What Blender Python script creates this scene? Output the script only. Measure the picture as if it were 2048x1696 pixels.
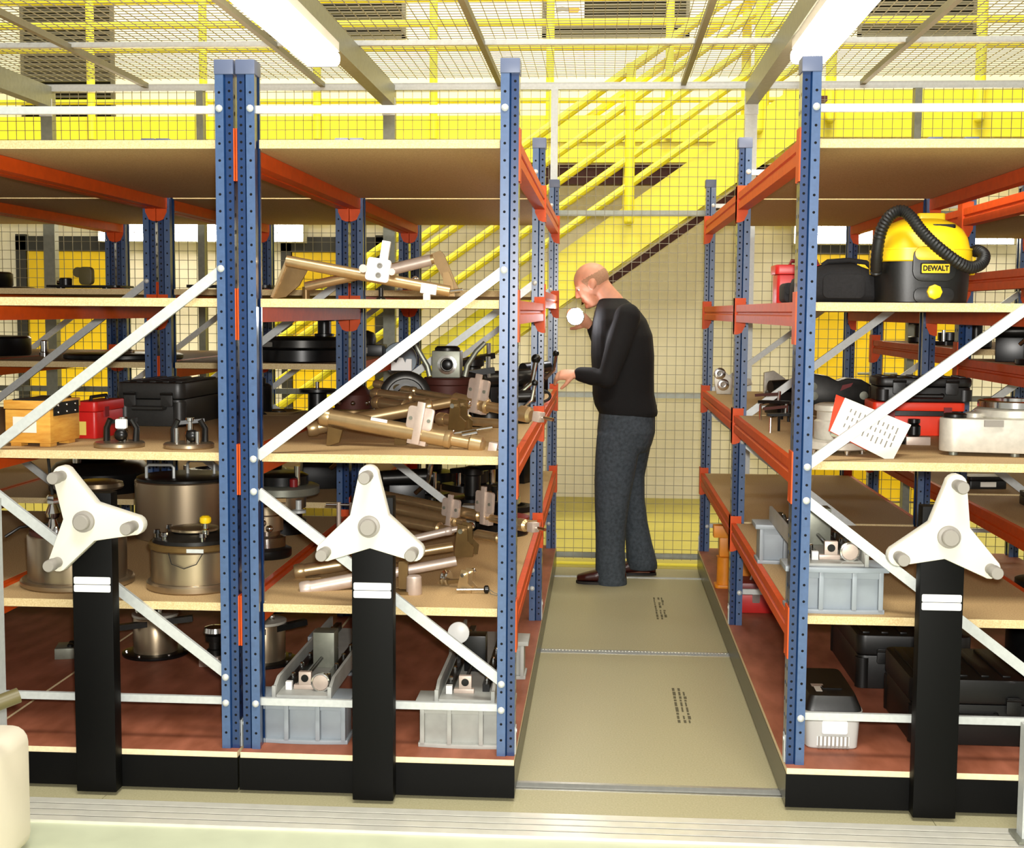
import bpy, bmesh, math, random
from mathutils import Vector, Matrix
random.seed(7)
C = bpy.context.scene.collection
for o in list(bpy.data.objects):
    bpy.data.objects.remove(o)
SC = bpy.context.scene
PI = math.pi

# ------------------------------------------------------------------ camera
CAM_POS = Vector((0.0, -3.962, 1.487))
def _cam_matrix(yaw, pitch, roll):
    cy, sy, cp, sp = math.cos(yaw), math.sin(yaw), math.cos(pitch), math.sin(pitch)
    f = Vector((-sy*cp, cy*cp, sp)); r = Vector((cy, sy, 0)); u = r.cross(f)
    cr, sr = math.cos(roll), math.sin(roll)
    r2 = r*cr + u*sr; u2 = -r*sr + u*cr
    m = Matrix((r2, u2, -f)).transposed().to_4x4()
    m.translation = CAM_POS
    return m
cam = bpy.data.cameras.new('camera'); camo = bpy.data.objects.new('camera', cam); C.objects.link(camo)
cam.sensor_width = 36; cam.sensor_fit = 'HORIZONTAL'; cam.lens = 2662.05/2048*36
cam.clip_start = 0.05; cam.clip_end = 60
camo.matrix_world = _cam_matrix(math.radians(3.839), math.radians(-4.839), math.radians(0.400))
SC.camera = camo
# ------------------------------------------------------------------ world, lights, exposure
w = bpy.data.worlds.new('world'); SC.world = w; w.use_nodes = True
bg = w.node_tree.nodes['Background']; bg.inputs[0].default_value = (1.0, 0.96, 0.86, 1); bg.inputs[1].default_value = 0.28
def light(name, kind, loc, target, power, col=(1,1,1), size=1.0, size_y=None):
    d = bpy.data.lights.new(name, kind); d.energy = power; d.color = col
    if kind == 'AREA':
        d.size = size
        if size_y: d.shape = 'RECTANGLE'; d.size_y = size_y
    ob = bpy.data.objects.new(name, d); C.objects.link(ob); ob.location = loc
    ob.rotation_euler = (Vector(target)-Vector(loc)).to_track_quat('-Z', 'Y').to_euler()
    return ob
# the photographer's flash, just above the lens
light('flash_light', 'AREA', (0.03, -3.95, 1.56), (0.25, 1.0, 1.30), 98, (1.0, 0.97, 0.92), 0.07)
# high-bay lamps of the hall above the mezzanine side
light('hall_light', 'AREA', (-3.0, 3.6, 6.2), (-3.0, 6.8, 3.2), 165, (1.0, 0.95, 0.80), 2.5, 1.0)
light('hall_light', 'AREA', (1.5, 3.6, 6.2), (1.5, 6.8, 3.2), 165, (1.0, 0.95, 0.80), 2.5, 1.0)
# unseen lamp added over the gangway to brighten the floor before the cage
light('hall_light', 'AREA', (0.2, -3.0, 5.8), (0.2, -1.6, 0.0), 190, (1.0, 0.97, 0.88), 2.6, 1.2)
SC.view_settings.view_transform = 'Standard'; SC.view_settings.look = 'None'
SC.view_settings.exposure = 0.85; SC.view_settings.gamma = 1.0
SC.view_settings.use_curve_mapping = False

# ------------------------------------------------------------------ materials
def lin(c):
    c = c.lstrip('#'); v = [int(c[i:i+2], 16)/255 for i in (0, 2, 4)]
    return tuple(x/12.92 if x <= .04045 else ((x+.055)/1.055)**2.4 for x in v)
MATS = {}
def mat(name, col, rough=.5, metal=0., noise=0., scale=30., bump=0., col2=None, emit=0., stretch=None, coat=0., detail=4., spec=.5):
    if name in MATS: return MATS[name]
    m = bpy.data.materials.new(name); m.use_nodes = True; nt = m.node_tree; b = nt.nodes['Principled BSDF']
    c = lin(col)
    b.inputs['Base Color'].default_value = (*c, 1); b.inputs['Roughness'].default_value = rough
    b.inputs['Metallic'].default_value = metal
    b.inputs['Specular IOR Level'].default_value = spec
    if coat: b.inputs['Coat Weight'].default_value = coat; b.inputs['Coat Roughness'].default_value = .15
    if emit:
        b.inputs['Emission Color'].default_value = (*c, 1); b.inputs['Emission Strength'].default_value = emit
    if noise or bump or col2:
        tc = nt.nodes.new('ShaderNodeTexCoord'); mp = nt.nodes.new('ShaderNodeMapping'); n = nt.nodes.new('ShaderNodeTexNoise')
        nt.links.new(tc.outputs['Object'], mp.inputs[0]); nt.links.new(mp.outputs[0], n.inputs['Vector'])
        if stretch: mp.inputs['Scale'].default_value = stretch
        n.inputs['Scale'].default_value = scale; n.inputs['Detail'].default_value = detail
        r = nt.nodes.new('ShaderNodeValToRGB'); nt.links.new(n.outputs[0], r.inputs[0])
        c2 = lin(col2) if col2 else tuple(max(0, x*(1-noise)) for x in c)
        c1 = c if col2 else tuple(min(1, x*(1+noise)) for x in c)
        r.color_ramp.elements[0].position = .32; r.color_ramp.elements[1].position = .68
        r.color_ramp.elements[0].color = (*c2, 1); r.color_ramp.elements[1].color = (*c1, 1)
        nt.links.new(r.outputs[0], b.inputs['Base Color'])
        if bump:
            bp = nt.nodes.new('ShaderNodeBump'); bp.inputs['Strength'].default_value = bump; bp.inputs['Distance'].default_value = .002
            nt.links.new(n.outputs[0], bp.inputs['Height']); nt.links.new(bp.outputs[0], b.inputs['Normal'])
    MATS[name] = m; return m
BLUE = mat('blue_enamel', '#10305c', .28, 0, .08, 60, coat=.6)
BLUE_SHEEN = mat('blue_enamel_sheen', '#3f587f', .34, 0, .08, 60, coat=.6)  # lighter copy of the blue enamel, with lamp sheen put into its colour
CAPB = mat('grey_blue_cap', '#59637e', .45)
ORANGE = mat('orange_enamel', '#cf4c0d', .5, 0, .08, 30, spec=.3)
GALV = mat('galvanised_steel', '#c6cac8', .42, .2, .05, 80)
JOIST = mat('zinc_joist', '#77735f', .5, .3, .06, 40)
GALVD = mat('galvanised_dull', '#85877a', .42, .5, .08, 40)
CHIP = mat('chipboard', '#c7a878', .75, 0, 0, 220, .15, col2='#a98a5c')
EDGE = mat('chipboard_edge', '#dcc898', .75, 0, 0, 260, .1, col2='#c6ab78')
BASEB = mat('brown_plywood', '#a8644a', .6, 0, 0, 14, .05, col2='#85492f', stretch=(1, .35, 1))
PALE = mat('pale_plywood_edge', '#ecd8ae', .7, 0, .08, 90)
BLACK = mat('black_powder_coat', '#030303', .55, 0, .3, 300, .05, spec=.15)
SIDE = mat('carriage_grey_sheet', '#3a3928', .28, .55, .05, 10)
CREAM = mat('cream_plastic', '#d9d5c7', .42)
GREY = mat('grey_plastic', '#8f8a82', .5)
GREYD = mat('dark_grey_plastic', '#77746d', .5)
WHITE = mat('white_plastic', '#e6e6e4', .4)
STEEL = mat('satin_steel', '#ab9a80', .30, .9, .05, 6, 0, stretch=(1, 1, .3))
BRONZE = mat('bronze_anodised', '#c4aa7e', .30, .78, .06, 40)
BRONZED = mat('dark_bronze', '#6e5630', .38, .5, .12, 25)
CHROME = mat('polished_steel', '#d8d8d4', .14, 1.)
PINKM = mat('bare_aluminium', '#c4b3a6', .42, .4, .05, 60)
DARK = mat('dark_steel', '#2b2a28', .35, .7, .2, 25)
CASEG = mat('grey_black_case', '#262624', .42, 0, .15, 120, .05)
BLKM = mat('black_metal', '#121212', .32, .3, .2, 40)
BLKP = mat('black_plastic', '#0e0e0d', .42, 0, .2, 120, .06)
BLKR = mat('black_rubber', '#0d0d0d', .5)
CLOTH = mat('black_nylon', '#121113', .85, 0, .35, 160, .25)
REDP = mat('red_plastic', '#c8201c', .38, 0, .06, 20)
ORED = mat('bright_red_orange', '#f03a18', .4, 0, .05, 20)
DRED = mat('dark_red', '#7d1216', .4)
WOOD = mat('varnished_pine', '#dda648', .45, 0, 0, 18, .04, col2='#c98a32', stretch=(1, 1, 5))
YEL = mat('yellow_enamel', '#e8da2e', .40, 0, .03, 6)
YELP = mat('yellow_plastic', '#f2c916', .36)
YDOOR = mat('yellow_door_paint', '#f0c80a', .5, 0, .03, 4)
AMBER = mat('amber_paint', '#e08a1a', .45, 0, .08, 20)
PAINTG = mat('grey_blue_paint', '#8d959c', .42, 0, .04, 20)
PAINTG2 = mat('worn_grey_paint', '#a3a49e', .5, 0, .10, 16)
ALU = mat('cast_aluminium', '#c9c5b8', .45, .35, .08, 50, .1)
WALL = mat('cream_wall_cladding', '#efe7cd', .7, 0, .02, 3)
DOORF = mat('black_door_frame', '#2c2a22', .5)
WIRE = mat('steel_wire', '#827a60', .45, .2)
CEM = mat('hall_floor_paint', '#b4a84e', .5, 0, .06, 5)
FLOORIN = mat('olive_floor_board', '#b7b08d', .42, 0, 0, 160, .04, col2='#a69f7a')
FLOOROUT = mat('pale_green_floor', '#c3c9ab', .45, 0, .05, 8)
ALUM = mat('aluminium_track', '#e6e4d6', .30, .35, .05, 20)
GROOVE = mat('dark_groove', '#3b3a30', .6)
RAIL = mat('rail_steel', '#c4c4bc', .32, .7, .05, 60)
INK = mat('faded_ink', '#5c573f', .7)
SKIN = mat('skin', '#d99a7c', .5, 0, .06, 30)
HAIR = mat('short_grey_hair', '#ad8467', .8, 0, .15, 200, .2)
KNIT = mat('black_knit', '#080709', .9, 0, .3, 250, .35)
DENIM = mat('dark_denim', '#444c54', .85, 0, .22, 60, .3, col2='#2f373e')
LEATH = mat('oxblood_leather', '#3a100c', .32, 0, .2, 40)
SOLE = mat('dark_sole', '#17110e', .6)
LABELW = mat('bright_white_label', '#ffffff', .35)
PALEG = mat('pale_grey_plastic', '#bcbcb8', .45)
PAPER = mat('white_paper', '#e2ddd0', .45)
YSTICK = mat('yellow_sticker', '#efd76a', .5)
BROWN = mat('dark_brown_steel', '#4a2118', .6, .2)
TUBE_E = mat('lit_fluorescent_tube', '#fff4dc', .4, emit=14.)
TORCH_E = mat('lit_torch_lens', '#f4f6ff', .3, emit=60.)
OLIVE = mat('olive_rubber', '#5c5330', .45)
MACH = mat('cream_machine_paint', '#e9dfc8', .42, 0, .03, 8)
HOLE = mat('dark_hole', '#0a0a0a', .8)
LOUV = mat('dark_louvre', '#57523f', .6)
BLUEGREY = mat('blue_grey_disc', '#7d8a93', .4, .3)

# ------------------------------------------------------------------ mesh builder
class MB:
    def __init__(s): s.v = []; s.f = []
    def add(s, vs, fs):
        o = len(s.v); s.v += [tuple(v) for v in vs]; s.f += [tuple(i+o for i in f) for f in fs]; return s
    def box(s, c, d, rz=0, rot=None):
        hx, hy, hz = d[0]/2, d[1]/2, d[2]/2
        vs = [Vector((x, y, z)) for z in (-hz, hz) for y in (-hy, hy) for x in (-hx, hx)]
        M = rot if rot is not None else Matrix.Rotation(rz, 3, 'Z')
        vs = [M @ v + Vector(c) for v in vs]
        return s.add(vs, [(0,2,3,1), (4,5,7,6), (0,1,5,4), (2,6,7,3), (0,4,6,2), (1,3,7,5)])
    def span(s, a, b):
        return s.box([(a[i]+b[i])/2 for i in range(3)], [abs(b[i]-a[i]) for i in range(3)])
    def bar(s, p, q, w, h, up=(0, 0, 1)):
        p = Vector(p); q = Vector(q); d = (q-p); L = d.length; d.normalize()
        x = d.cross(Vector(up))
        if x.length < 1e-4: x = d.cross(Vector((1, 0, 0)))
        x.normalize(); z = x.cross(d)
        M = Matrix((x, d, z)).transposed()
        return s.box((p+q)/2, (w, L, h), rot=M)
    def cyl(s, p, q, r, r2=None, n=16, cap=True):
        p = Vector(p); q = Vector(q); d = (q-p).normalized(); r2 = r if r2 is None else r2
        a = d.orthogonal().normalized(); b = d.cross(a)
        vs = [p+(a*math.cos(t)+b*math.sin(t))*r for t in [2*PI*i/n for i in range(n)]]
        vs += [q+(a*math.cos(t)+b*math.sin(t))*r2 for t in [2*PI*i/n for i in range(n)]]
        fs = [(i, (i+1) % n, n+(i+1) % n, n+i) for i in range(n)]
        if cap: fs += [tuple(reversed(range(n))), tuple(range(n, 2*n))]
        return s.add(vs, fs)
    def lathe(s, prof, o=(0, 0, 0), axis=(0, 0, 1), n=32):
        o = Vector(o); d = Vector(axis).normalized(); a = d.orthogonal().normalized(); b = d.cross(a)
        if abs(d.z) > .99: a = Vector((1, 0, 0)); b = Vector((0, d.z, 0))
        vs = []
        for r, h in prof:
            for i in range(n):
                t = 2*PI*i/n; vs.append(o+d*h+(a*math.cos(t)+b*math.sin(t))*max(r, 1e-5))
        fs = [(k*n+i, k*n+(i+1) % n, (k+1)*n+(i+1) % n, (k+1)*n+i) for k in range(len(prof)-1) for i in range(n)]
        fs += [tuple(reversed(range(n))), tuple(range((len(prof)-1)*n, len(prof)*n))]
        return s.add(vs, fs)
    def tube(s, pts, r, n=10, closed=False):
        pts = [Vector(p) for p in pts]; N = len(pts); rr = r if isinstance(r, (list, tuple)) else [r]*N
        vs = []; prev = None
        for i, p in enumerate(pts):
            a = pts[(i-1) % N] if (i or closed) else p; b = pts[(i+1) % N] if (i < N-1 or closed) else p
            d = (b-a).normalized()
            x = d.orthogonal() if prev is None else prev - d*prev.dot(d)
            if x.length < 1e-6: x = d.orthogonal()
            x.normalize(); prev = x; y = d.cross(x)
            vs += [p+(x*math.cos(2*PI*k/n)+y*math.sin(2*PI*k/n))*rr[i] for k in range(n)]
        fs = []
        for i in range(N if closed else N-1):
            j = (i+1) % N
            fs += [(i*n+k, i*n+(k+1) % n, j*n+(k+1) % n, j*n+k) for k in range(n)]
        if not closed: fs += [tuple(reversed(range(n))), tuple(range((N-1)*n, N*n))]
        return s.add(vs, fs)
    def prism(s, poly, o, ux, uy, depth):
        # polygon in the plane (ux, uy) at o, extruded by depth along ux x uy
        o = Vector(o); ux = Vector(ux); uy = Vector(uy); nrm = ux.cross(uy).normalized()*depth
        n = len(poly)
        vs = [o+ux*x+uy*y for x, y in poly]; vs += [v+nrm for v in vs]
        fs = [tuple(reversed(range(n))), tuple(range(n, 2*n))] + [(i, (i+1) % n, n+(i+1) % n, n+i) for i in range(n)]
        return s.add(vs, fs)
    def ball(s, c, r, n=12, m=8, sc=(1, 1, 1)):
        c = Vector(c); vs = [c+Vector((0, 0, -r*sc[2]))]
        for j in range(1, m):
            p = -PI/2+PI*j/m
            vs += [c+Vector((r*sc[0]*math.cos(p)*math.cos(2*PI*i/n), r*sc[1]*math.cos(p)*math.sin(2*PI*i/n), r*sc[2]*math.sin(p))) for i in range(n)]
        vs.append(c+Vector((0, 0, r*sc[2]))); T = len(vs)-1
        fs = [(0, 1+(i+1) % n, 1+i) for i in range(n)]
        fs += [(1+j*n+i, 1+j*n+(i+1) % n, 1+(j+1)*n+(i+1) % n, 1+(j+1)*n+i) for j in range(m-2) for i in range(n)]
        fs += [(T, 1+(m-2)*n+i, 1+(m-2)*n+(i+1) % n) for i in range(n)]
        return s.add(vs, fs)
    def rbox(s, c, d, r, n=4, rz=0, axis='z'):
        # box with rounded corners seen along the axis
        dx, dy, dz = d; P = []
        ax, ay, az = {'z': (dx, dy, dz), 'y': (dx, dz, dy), 'x': (dy, dz, dx)}[axis]
        for (sx, sy, t0) in ((1, 1, 0), (-1, 1, 90), (-1, -1, 180), (1, -1, 270)):
            for k in range(n+1):
                t = math.radians(t0+90*k/n); P.append((sx*(ax/2-r)+r*math.cos(t), sy*(ay/2-r)+r*math.sin(t)))
        M = Matrix.Rotation(rz, 3, 'Z'); e = {'z': ((1,0,0),(0,1,0)), 'y': ((1,0,0),(0,0,1)), 'x': ((0,1,0),(0,0,1))}[axis]
        ux, uy = M @ Vector(e[0]), M @ Vector(e[1]); nn = ux.cross(uy)
        return s.prism(P, Vector(c)-nn*az/2, ux, uy, az)
    def shift(s, d):
        s.v = [(x+d[0], y+d[1], z+d[2]) for x, y, z in s.v]; return s
    def mirror_x(s):
        s.v = [(-x, y, z) for x, y, z in s.v]; s.f = [tuple(reversed(f)) for f in s.f]; return s
    def mesh(s, name, m, bevel=0., smooth=True, ang=35):
        me = bpy.data.meshes.new(name); me.from_pydata(s.v, [], s.f)
        if bevel:
            bm = bmesh.new(); bm.from_mesh(me)
            bmesh.ops.bevel(bm, geom=[e for e in bm.edges if len(e.link_faces) == 2 and e.calc_face_angle(0) > .6], offset=bevel, segments=2, affect='EDGES', profile=.6)
            bm.to_mesh(me); bm.free()
        me.materials.append(m)
        if smooth:
            for p in me.polygons: p.use_smooth = True
            me.set_sharp_from_angle(angle=math.radians(ang))
        me.update(); return me
def link(name, me, parent=None, loc=None, kind=None, label=None):
    o = bpy.data.objects.new(name, me); C.objects.link(o)
    if parent is not None: o.parent = parent
    if loc is not None: o.location = loc
    if kind: o['kind'] = kind
    if label: o['label'] = label
    return o
def part(name, mb, m, parent=None, bevel=0., kind=None, label=None, smooth=True, ang=35, loc=None):
    return link(name, mb.mesh(name, m, bevel, smooth, ang), parent, loc, kind, label)
def thing(name, label, cat, loc=(0, 0, 0), rz=0, group=None):
    o = bpy.data.objects.new(name, None); C.objects.link(o); o.location = loc; o.rotation_euler = (0, 0, rz)
    o.empty_display_size = .05; o['label'] = label; o['category'] = cat
    if group: o['group'] = group
    return o
def wpart(name, mb, m, root, **k):          # geometry given in world space for an unrotated root
    mb.shift((-root.location[0], -root.location[1], -root.location[2]))
    return part(name, mb, m, root, **k)
def struct(name, mb, m, **k):
    return part(name, mb, m, None, kind='structure', **k)
def copy_tree(o, loc=None, rz=None, label=None):
    c = o.copy(); C.objects.link(c)
    if loc is not None: c.location = loc
    if rz is not None: c.rotation_euler = (0, 0, rz)
    if label: c['label'] = label
    for ch in [x for x in bpy.data.objects if x.parent == o]:
        d = ch.copy(); C.objects.link(d); d.parent = c
        for g in [x for x in bpy.data.objects if x.parent == ch]:
            e = g.copy(); C.objects.link(e); e.parent = d
    return c
def text_mesh(txt, size, depth=.001, shear=0.):
    cu = bpy.data.curves.new('lettering', 'FONT'); cu.body = txt; cu.size = size; cu.extrude = depth
    cu.offset = .0007; cu.align_x = 'CENTER'; cu.align_y = 'CENTER'; cu.shear = shear
    ob = bpy.data.objects.new('lettering', cu); C.objects.link(ob)
    bpy.context.view_layer.update()
    me = bpy.data.meshes.new_from_object(ob.evaluated_get(bpy.context.evaluated_depsgraph_get()))
    bpy.data.objects.remove(ob); bpy.data.curves.remove(cu); me.name = 'lettering'
    return me

# ================================================================== SETTING
def plain(name, mb, m, parent): return part(name, mb, m, parent, smooth=False)
fl = struct('floor', MB().span((-9, -7, -.06), (9, -.125, -.002)), FLOOROUT)
RAILY = (.11, 1.785, 3.45)
ys = [-.125, RAILY[0]-.035, RAILY[1]-.03, RAILY[2]-.02, 3.72]
ye = [None, RAILY[0]+.035, RAILY[1]+.03, RAILY[2]+.02]
for i in range(4):
    y0 = ys[i] if i == 0 else ye[i]
    for (x0, x1) in (((-5.3, -1.5), (-1.5, .99), (.99, 4.3)) if i == 0 else [(-5.3+1.2*k, -4.1+1.2*k) for k in range(8)]):
        plain('floor_panel', MB().span((x0+.001, y0, -.05), (x1-.001, ys[i+1], 0)), FLOORIN, fl)
plain('hall_floor', MB().span((-9, 3.72, -.06), (9, 6.9, -.004)), CEM, fl)
plain('floor_line', MB().span((-9, 3.83, -.004), (9, 3.90, .0005)), YEL, fl)
st = MB()
for (y0, y1, xx) in ((.80, 1.24, .315), (2.44, 2.92, .305)):
    y = y0
    while y < y1:
        L = random.uniform(.02, .06)
        for dx in (-.022, 0.0, .018):
            if random.random() < .8: st.span((xx+dx, y, .0003), (xx+dx+random.uniform(.006, .012), y+L, .0008))
        y += L+.012
plain('ink_stamp', st, INK, fl)
for i, y in enumerate(RAILY):
    hw = (.035, .03, .02)[i]
    tr = struct('trim_%d' % (i+1), MB().span((-5.3, y-hw, -.05), (4.3, y+hw, -.012)), GROOVE)
    plain('rail_bar', MB().span((-5.3, y+hw-.018, -.02), (4.3, y+hw-.002, .004)), RAIL, tr)
    plain('rail_bar', MB().span((-5.3, y-hw+.001, -.02), (4.3, y-hw+.008, .001)), RAIL, tr)
    if i == 1:
        m = MB()
        for k in range(220): m.span((-2.0+k*.0145, y-.004, -.012), (-2.0+k*.0145+.007, y+.012, .003))
        o = plain('rail_teeth', m, RAIL, tr); o['kind'] = 'stuff'
tk = struct('trim_4', MB().span((-2.6, -.305, -.01), (1.62, -.125, .0035)), GROOVE)
for k in range(4):
    plain('track_ridge', MB().span((-2.6, -.306+k*.046, -.005), (1.62, -.306+k*.046+.035, .0065)), ALUM, tk)
# ---- hall beyond the cage
wr = struct('wall_rear', MB().span((-9, 6.72, -.05), (9, 6.9, 7)), WALL)
def door(n, x0, x1, leaves):
    fr = MB(); t = .085
    fr.span((x0-t, 6.66, 0), (x0, 6.72, 2.0+t)); fr.span((x1, 6.66, 0), (x1+t, 6.72, 2.0+t)); fr.span((x0-t, 6.66, 1.95), (x1+t, 6.72, 1.95+.12))
    d = struct('door_%d' % n, fr, DOORF)
    wd = (x1-x0)/leaves
    for k in range(leaves):
        lf = part('door_leaf', MB().span((x0+k*wd+.005, 6.675, .01), (x0+(k+1)*wd-.005, 6.715, 1.948)), YDOOR, d)
        hx = x0+k*wd+(.10 if k % 2 else wd-.10)
        part('door_handle', MB().tube([(hx, 6.67, 1.02), (hx, 6.62, 1.02), (hx-.1, 6.62, 1.02)], .011), GALVD, lf)
door(1, -4.69, -3.98, 1); door(2, -2.50, -1.82, 1); door(3, 1.62, 2.78, 2)
def louvre(n, x0, x1, z0, z1):
    f = MB(); t = .03
    f.span((x0, 6.69, z0), (x0+t, 6.73, z1)); f.span((x1-t, 6.69, z0), (x1, 6.73, z1)); f.span((x0, 6.69, z0), (x1, 6.73, z0+t)); f.span((x0, 6.69, z1-t), (x1, 6.73, z1))
    wn = struct('window_%d' % n, f, LOUV)
    plain('backing', MB().span((x0+t, 6.715, z0+t), (x1-t, 6.725, z1-t)), HOLE, wn)
    k = 0; z = z0+t+.01
    me = None
    while z < z1-t-.02:
        if me is None:
            me = MB().box((0, 0, 0), (x1-x0-2*t, .045, .006), rot=Matrix.Rotation(math.radians(38), 3, 'X')).mesh('slat', LOUV, smooth=False)
        link('slat', me, wn, ((x0+x1)/2, 6.70, z)); z += .042
    return wn
louvre(1, -4.71, -3.94, 2.90, 4.45); louvre(2, -2.72, -1.58, 3.63, 4.25)
w3 = louvre(3, -.50, .65, 3.63, 4.25); louvre(4, 1.94, 2.84, 3.62, 4.2)
sg = plain('notice_plate', MB().span((-.43, 6.665, 3.77), (-.17, 6.672, 3.905)), WHITE, w3)
plain('print', MB().prism([(0, 0), (.05, .01), (.10, .005), (.10, .035), (.05, .045), (0, .04)], (-.39, 6.664, 3.815), (1, 0, 0), (0, 0, 1), .0008), GREYD, sg)
plain('print', MB().prism([(0, 0), (.07, .0), (.09, .02), (.07, .04), (0, .035)], (-.29, 6.664, 3.815), (1, 0, 0), (0, 0, 1), .0008), AMBER, sg)

mz = thing('mezzanine_walkway', 'yellow railed walkway high along the hall wall behind the cage', 'walkway', (0, 5.9, 2.7))
wpart('deck', MB().span((-8.5, 5.93, 2.84), (8.5, 6.70, 2.90)), YEL, mz)
wpart('fascia', MB().span((-8.5, 5.88, 2.72), (1.28, 5.93, 2.91)), YEL, mz)
wpart('lower_fascia', MB().span((-8.5, 5.90, 2.575), (1.28, 5.93, 2.719)), YEL, mz)
wpart('deck_beam', MB().span((-8.5, 6.02, 2.43), (8.5, 6.14, 2.57)), BROWN, mz)
wpart('fascia', MB().span((1.28, 5.86, 2.75), (8.5, 5.93, 3.09)), YEL, mz)
for z in (3.02, 3.40, 3.575, 3.755, 3.93):
    wpart('guard_rail', MB().tube([(-8.5, 5.90, z), (8.5, 5.90, z)], .028 if z > 3.1 else .02), YEL, mz)
for x in (-5.55, -4.68, -3.81, -2.96, -2.11, -1.25, -.40, .46):
    wpart('guard_post', MB().tube([(x, 5.86, 2.74), (x, 5.86, 3.96)], .03, 12), YEL, mz)
for x in (1.13, 1.60, 2.64, 3.6):
    wpart('guard_post', MB().cyl((x, 5.80, 2.87), (x, 5.80, 3.96), .038, n=14).ball((x, 5.80, 2.87), .038), YEL, mz)
sx0, sx1 = -2.75, 1.42
sc_ = thing('staircase', 'yellow steel staircase rising to the right behind the wire mesh', 'stairs', (-2.75, 5.2, 0))
SU = lambda x: 2.10+.71*x
for (y0, y1) in ((5.17, 5.23), (6.02, 6.07)):
    wpart('stringer', MB().prism([(sx0, max(0, SU(sx0)-.37)), (-2.43, 0), (sx1, SU(sx1)-.37), (sx1, SU(sx1)), (sx0, SU(sx0))], (0, y1, 0), (1, 0, 0), (0, 0, 1), y1-y0), YEL, sc_)
    for dz in ((.12, .30, .48, .67, .89) if y0 < 5.5 else (.89,)):
        xe = sx1-.05
        wpart('handrail', MB().tube([(sx0, y0-.03, SU(sx0)+dz), (xe, y0-.03, SU(xe)+dz)], .032 if dz > .8 else .027, 10), YEL, sc_)
    for x in (-2.5, -1.45, -.65, .17, 1.02):
        wpart('rail_post', MB().cyl((x, y0-.04, SU(x)-.12), (x, y0-.04, SU(x)+.92), .034, n=14).ball((x, y0-.04, SU(x)-.12), .034), YEL, sc_)
wpart('underside_beam', MB().prism([(-.15, 1.64-.71*.15), (1.42, 1.64+.71*1.42), (1.42, 1.70+.71*1.42), (-.15, 1.70-.71*.15)], (0, 5.66, 0), (1, 0, 0), (0, 0, 1), .06), BROWN, sc_)
tm = MB().box((0, 0, 0), (.27, .78, .035)).mesh('tread', BROWN, smooth=False)
for k in range(1, 16):
    z = k*.195; x = (z-2.0)/.71
    if x < sx1: link('tread', tm, sc_, (x+.05+2.75, .425, z))
for (x0, x1, lab) in ((-4.0, -2.40, 'glaring strip lamp under the walkway beyond the left shelves'), (1.50, 3.10, 'glaring strip lamp under the walkway beyond the right shelves')):
    t = thing('strip_light', lab, 'lamp', (x0, 6.5, 2.0), group='strip lamps under the walkway')
    wpart('housing', MB().span((x0-.03, 6.52, 2.02), (x1+.03, 6.70, 2.20)), WHITE, t)
    wpart('diffuser', MB().rbox(((x0+x1)/2, 6.49, 2.11), (x1-x0, .06, .15), .025, axis='x'), TUBE_E, t)

# ---- wire cage: back wall and mesh roof
FY = 3.75; FPX = [-5.36, -4.30, -3.25, -2.34, -1.235, -.286, .822, 1.745, 2.88, 3.9]
cb = struct('wall_back', MB().span((-5.36, FY-.02, 2.745), (3.9, FY+.02, 2.785)), GALV)
for i, x in enumerate(FPX):
    big = i in (2, 4, 6, 8); wd = .034 if big else .02
    p = plain('fence_post', MB().span((x-wd, FY-.03, 0), (x+wd, FY+.03, 2.745)), GALV if i in (5, 6) else GALVD, cb)
    if big: plain('beam_bracket', MB().span((x-wd-.004, FY-.04, 2.60), (x+wd+.004, FY-.031, 2.70)), GALV, p)
for i in range(len(FPX)-1):
    x0, x1 = FPX[i]+.03, FPX[i+1]-.03
    for z in (.07, 1.01, 2.05):
        plain('fence_rail', MB().span((x0, FY-.012, z-.016), (x1, FY+.012, z+.016)), GALVD, cb)
    m = MB(); n = max(1, round((x1-x0)/.0535)); q = .0014
    for k in range(n+1):
        x = x0+(x1-x0)*k/n; m.span((x-q, FY-.018, .05), (x+q, FY-.014, 2.76))
    for k in range(51):
        z = .06+k*.0535; m.span((x0, FY-.022, z-q), (x1, FY-.018, z+q))
    o = plain('wire_mesh', m, WIRE, cb); o['kind'] = 'stuff'
cl = struct('ceiling', MB().span((-5.36, -.30, 2.775), (3.9, -.27, 2.805)), GALVD)
for y in (1.45, 2.62):
    plain('cross_tube', MB().span((-5.36, y-.018, 2.775), (3.9, y+.018, 2.80)), GALV, cl)
for x in (-4.75, -3.72, -2.655, -1.62, -.598, .44, 1.435, 2.46, 3.4):
    plain('roof_tube', MB().span((x-.014, -.27, 2.762), (x+.014, FY-.02, 2.79)), JOIST, cl)
for x in (-3.25, -1.235, .822, 2.88):
    b = MB().span((x-.035, -.30, 2.655), (x+.035, FY-.03, 2.660)); b.span((x-.035, -.30, 2.765), (x+.035, FY-.03, 2.770)); b.span((x-.004, -.30, 2.66), (x+.004, FY-.03, 2.765))
    b.span((x+.029, -.30, 2.66), (x+.035, FY-.03, 2.765)); b.span((x-.035, -.30, 2.66), (x-.029, FY-.03, 2.765))
    plain('roof_beam', b, GALVD, cl)
m = MB(); q = .0012
x = -5.3
while x < 3.88: m.span((x-q, -.28, 2.807), (x+q, FY, 2.811)); x += .0535
y = -.25
while y < FY: m.span((-5.36, y-q, 2.811), (3.9, y+q, 2.815)); y += .0535
o = plain('roof_mesh', m, WIRE, cl); o['kind'] = 'stuff'
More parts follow.
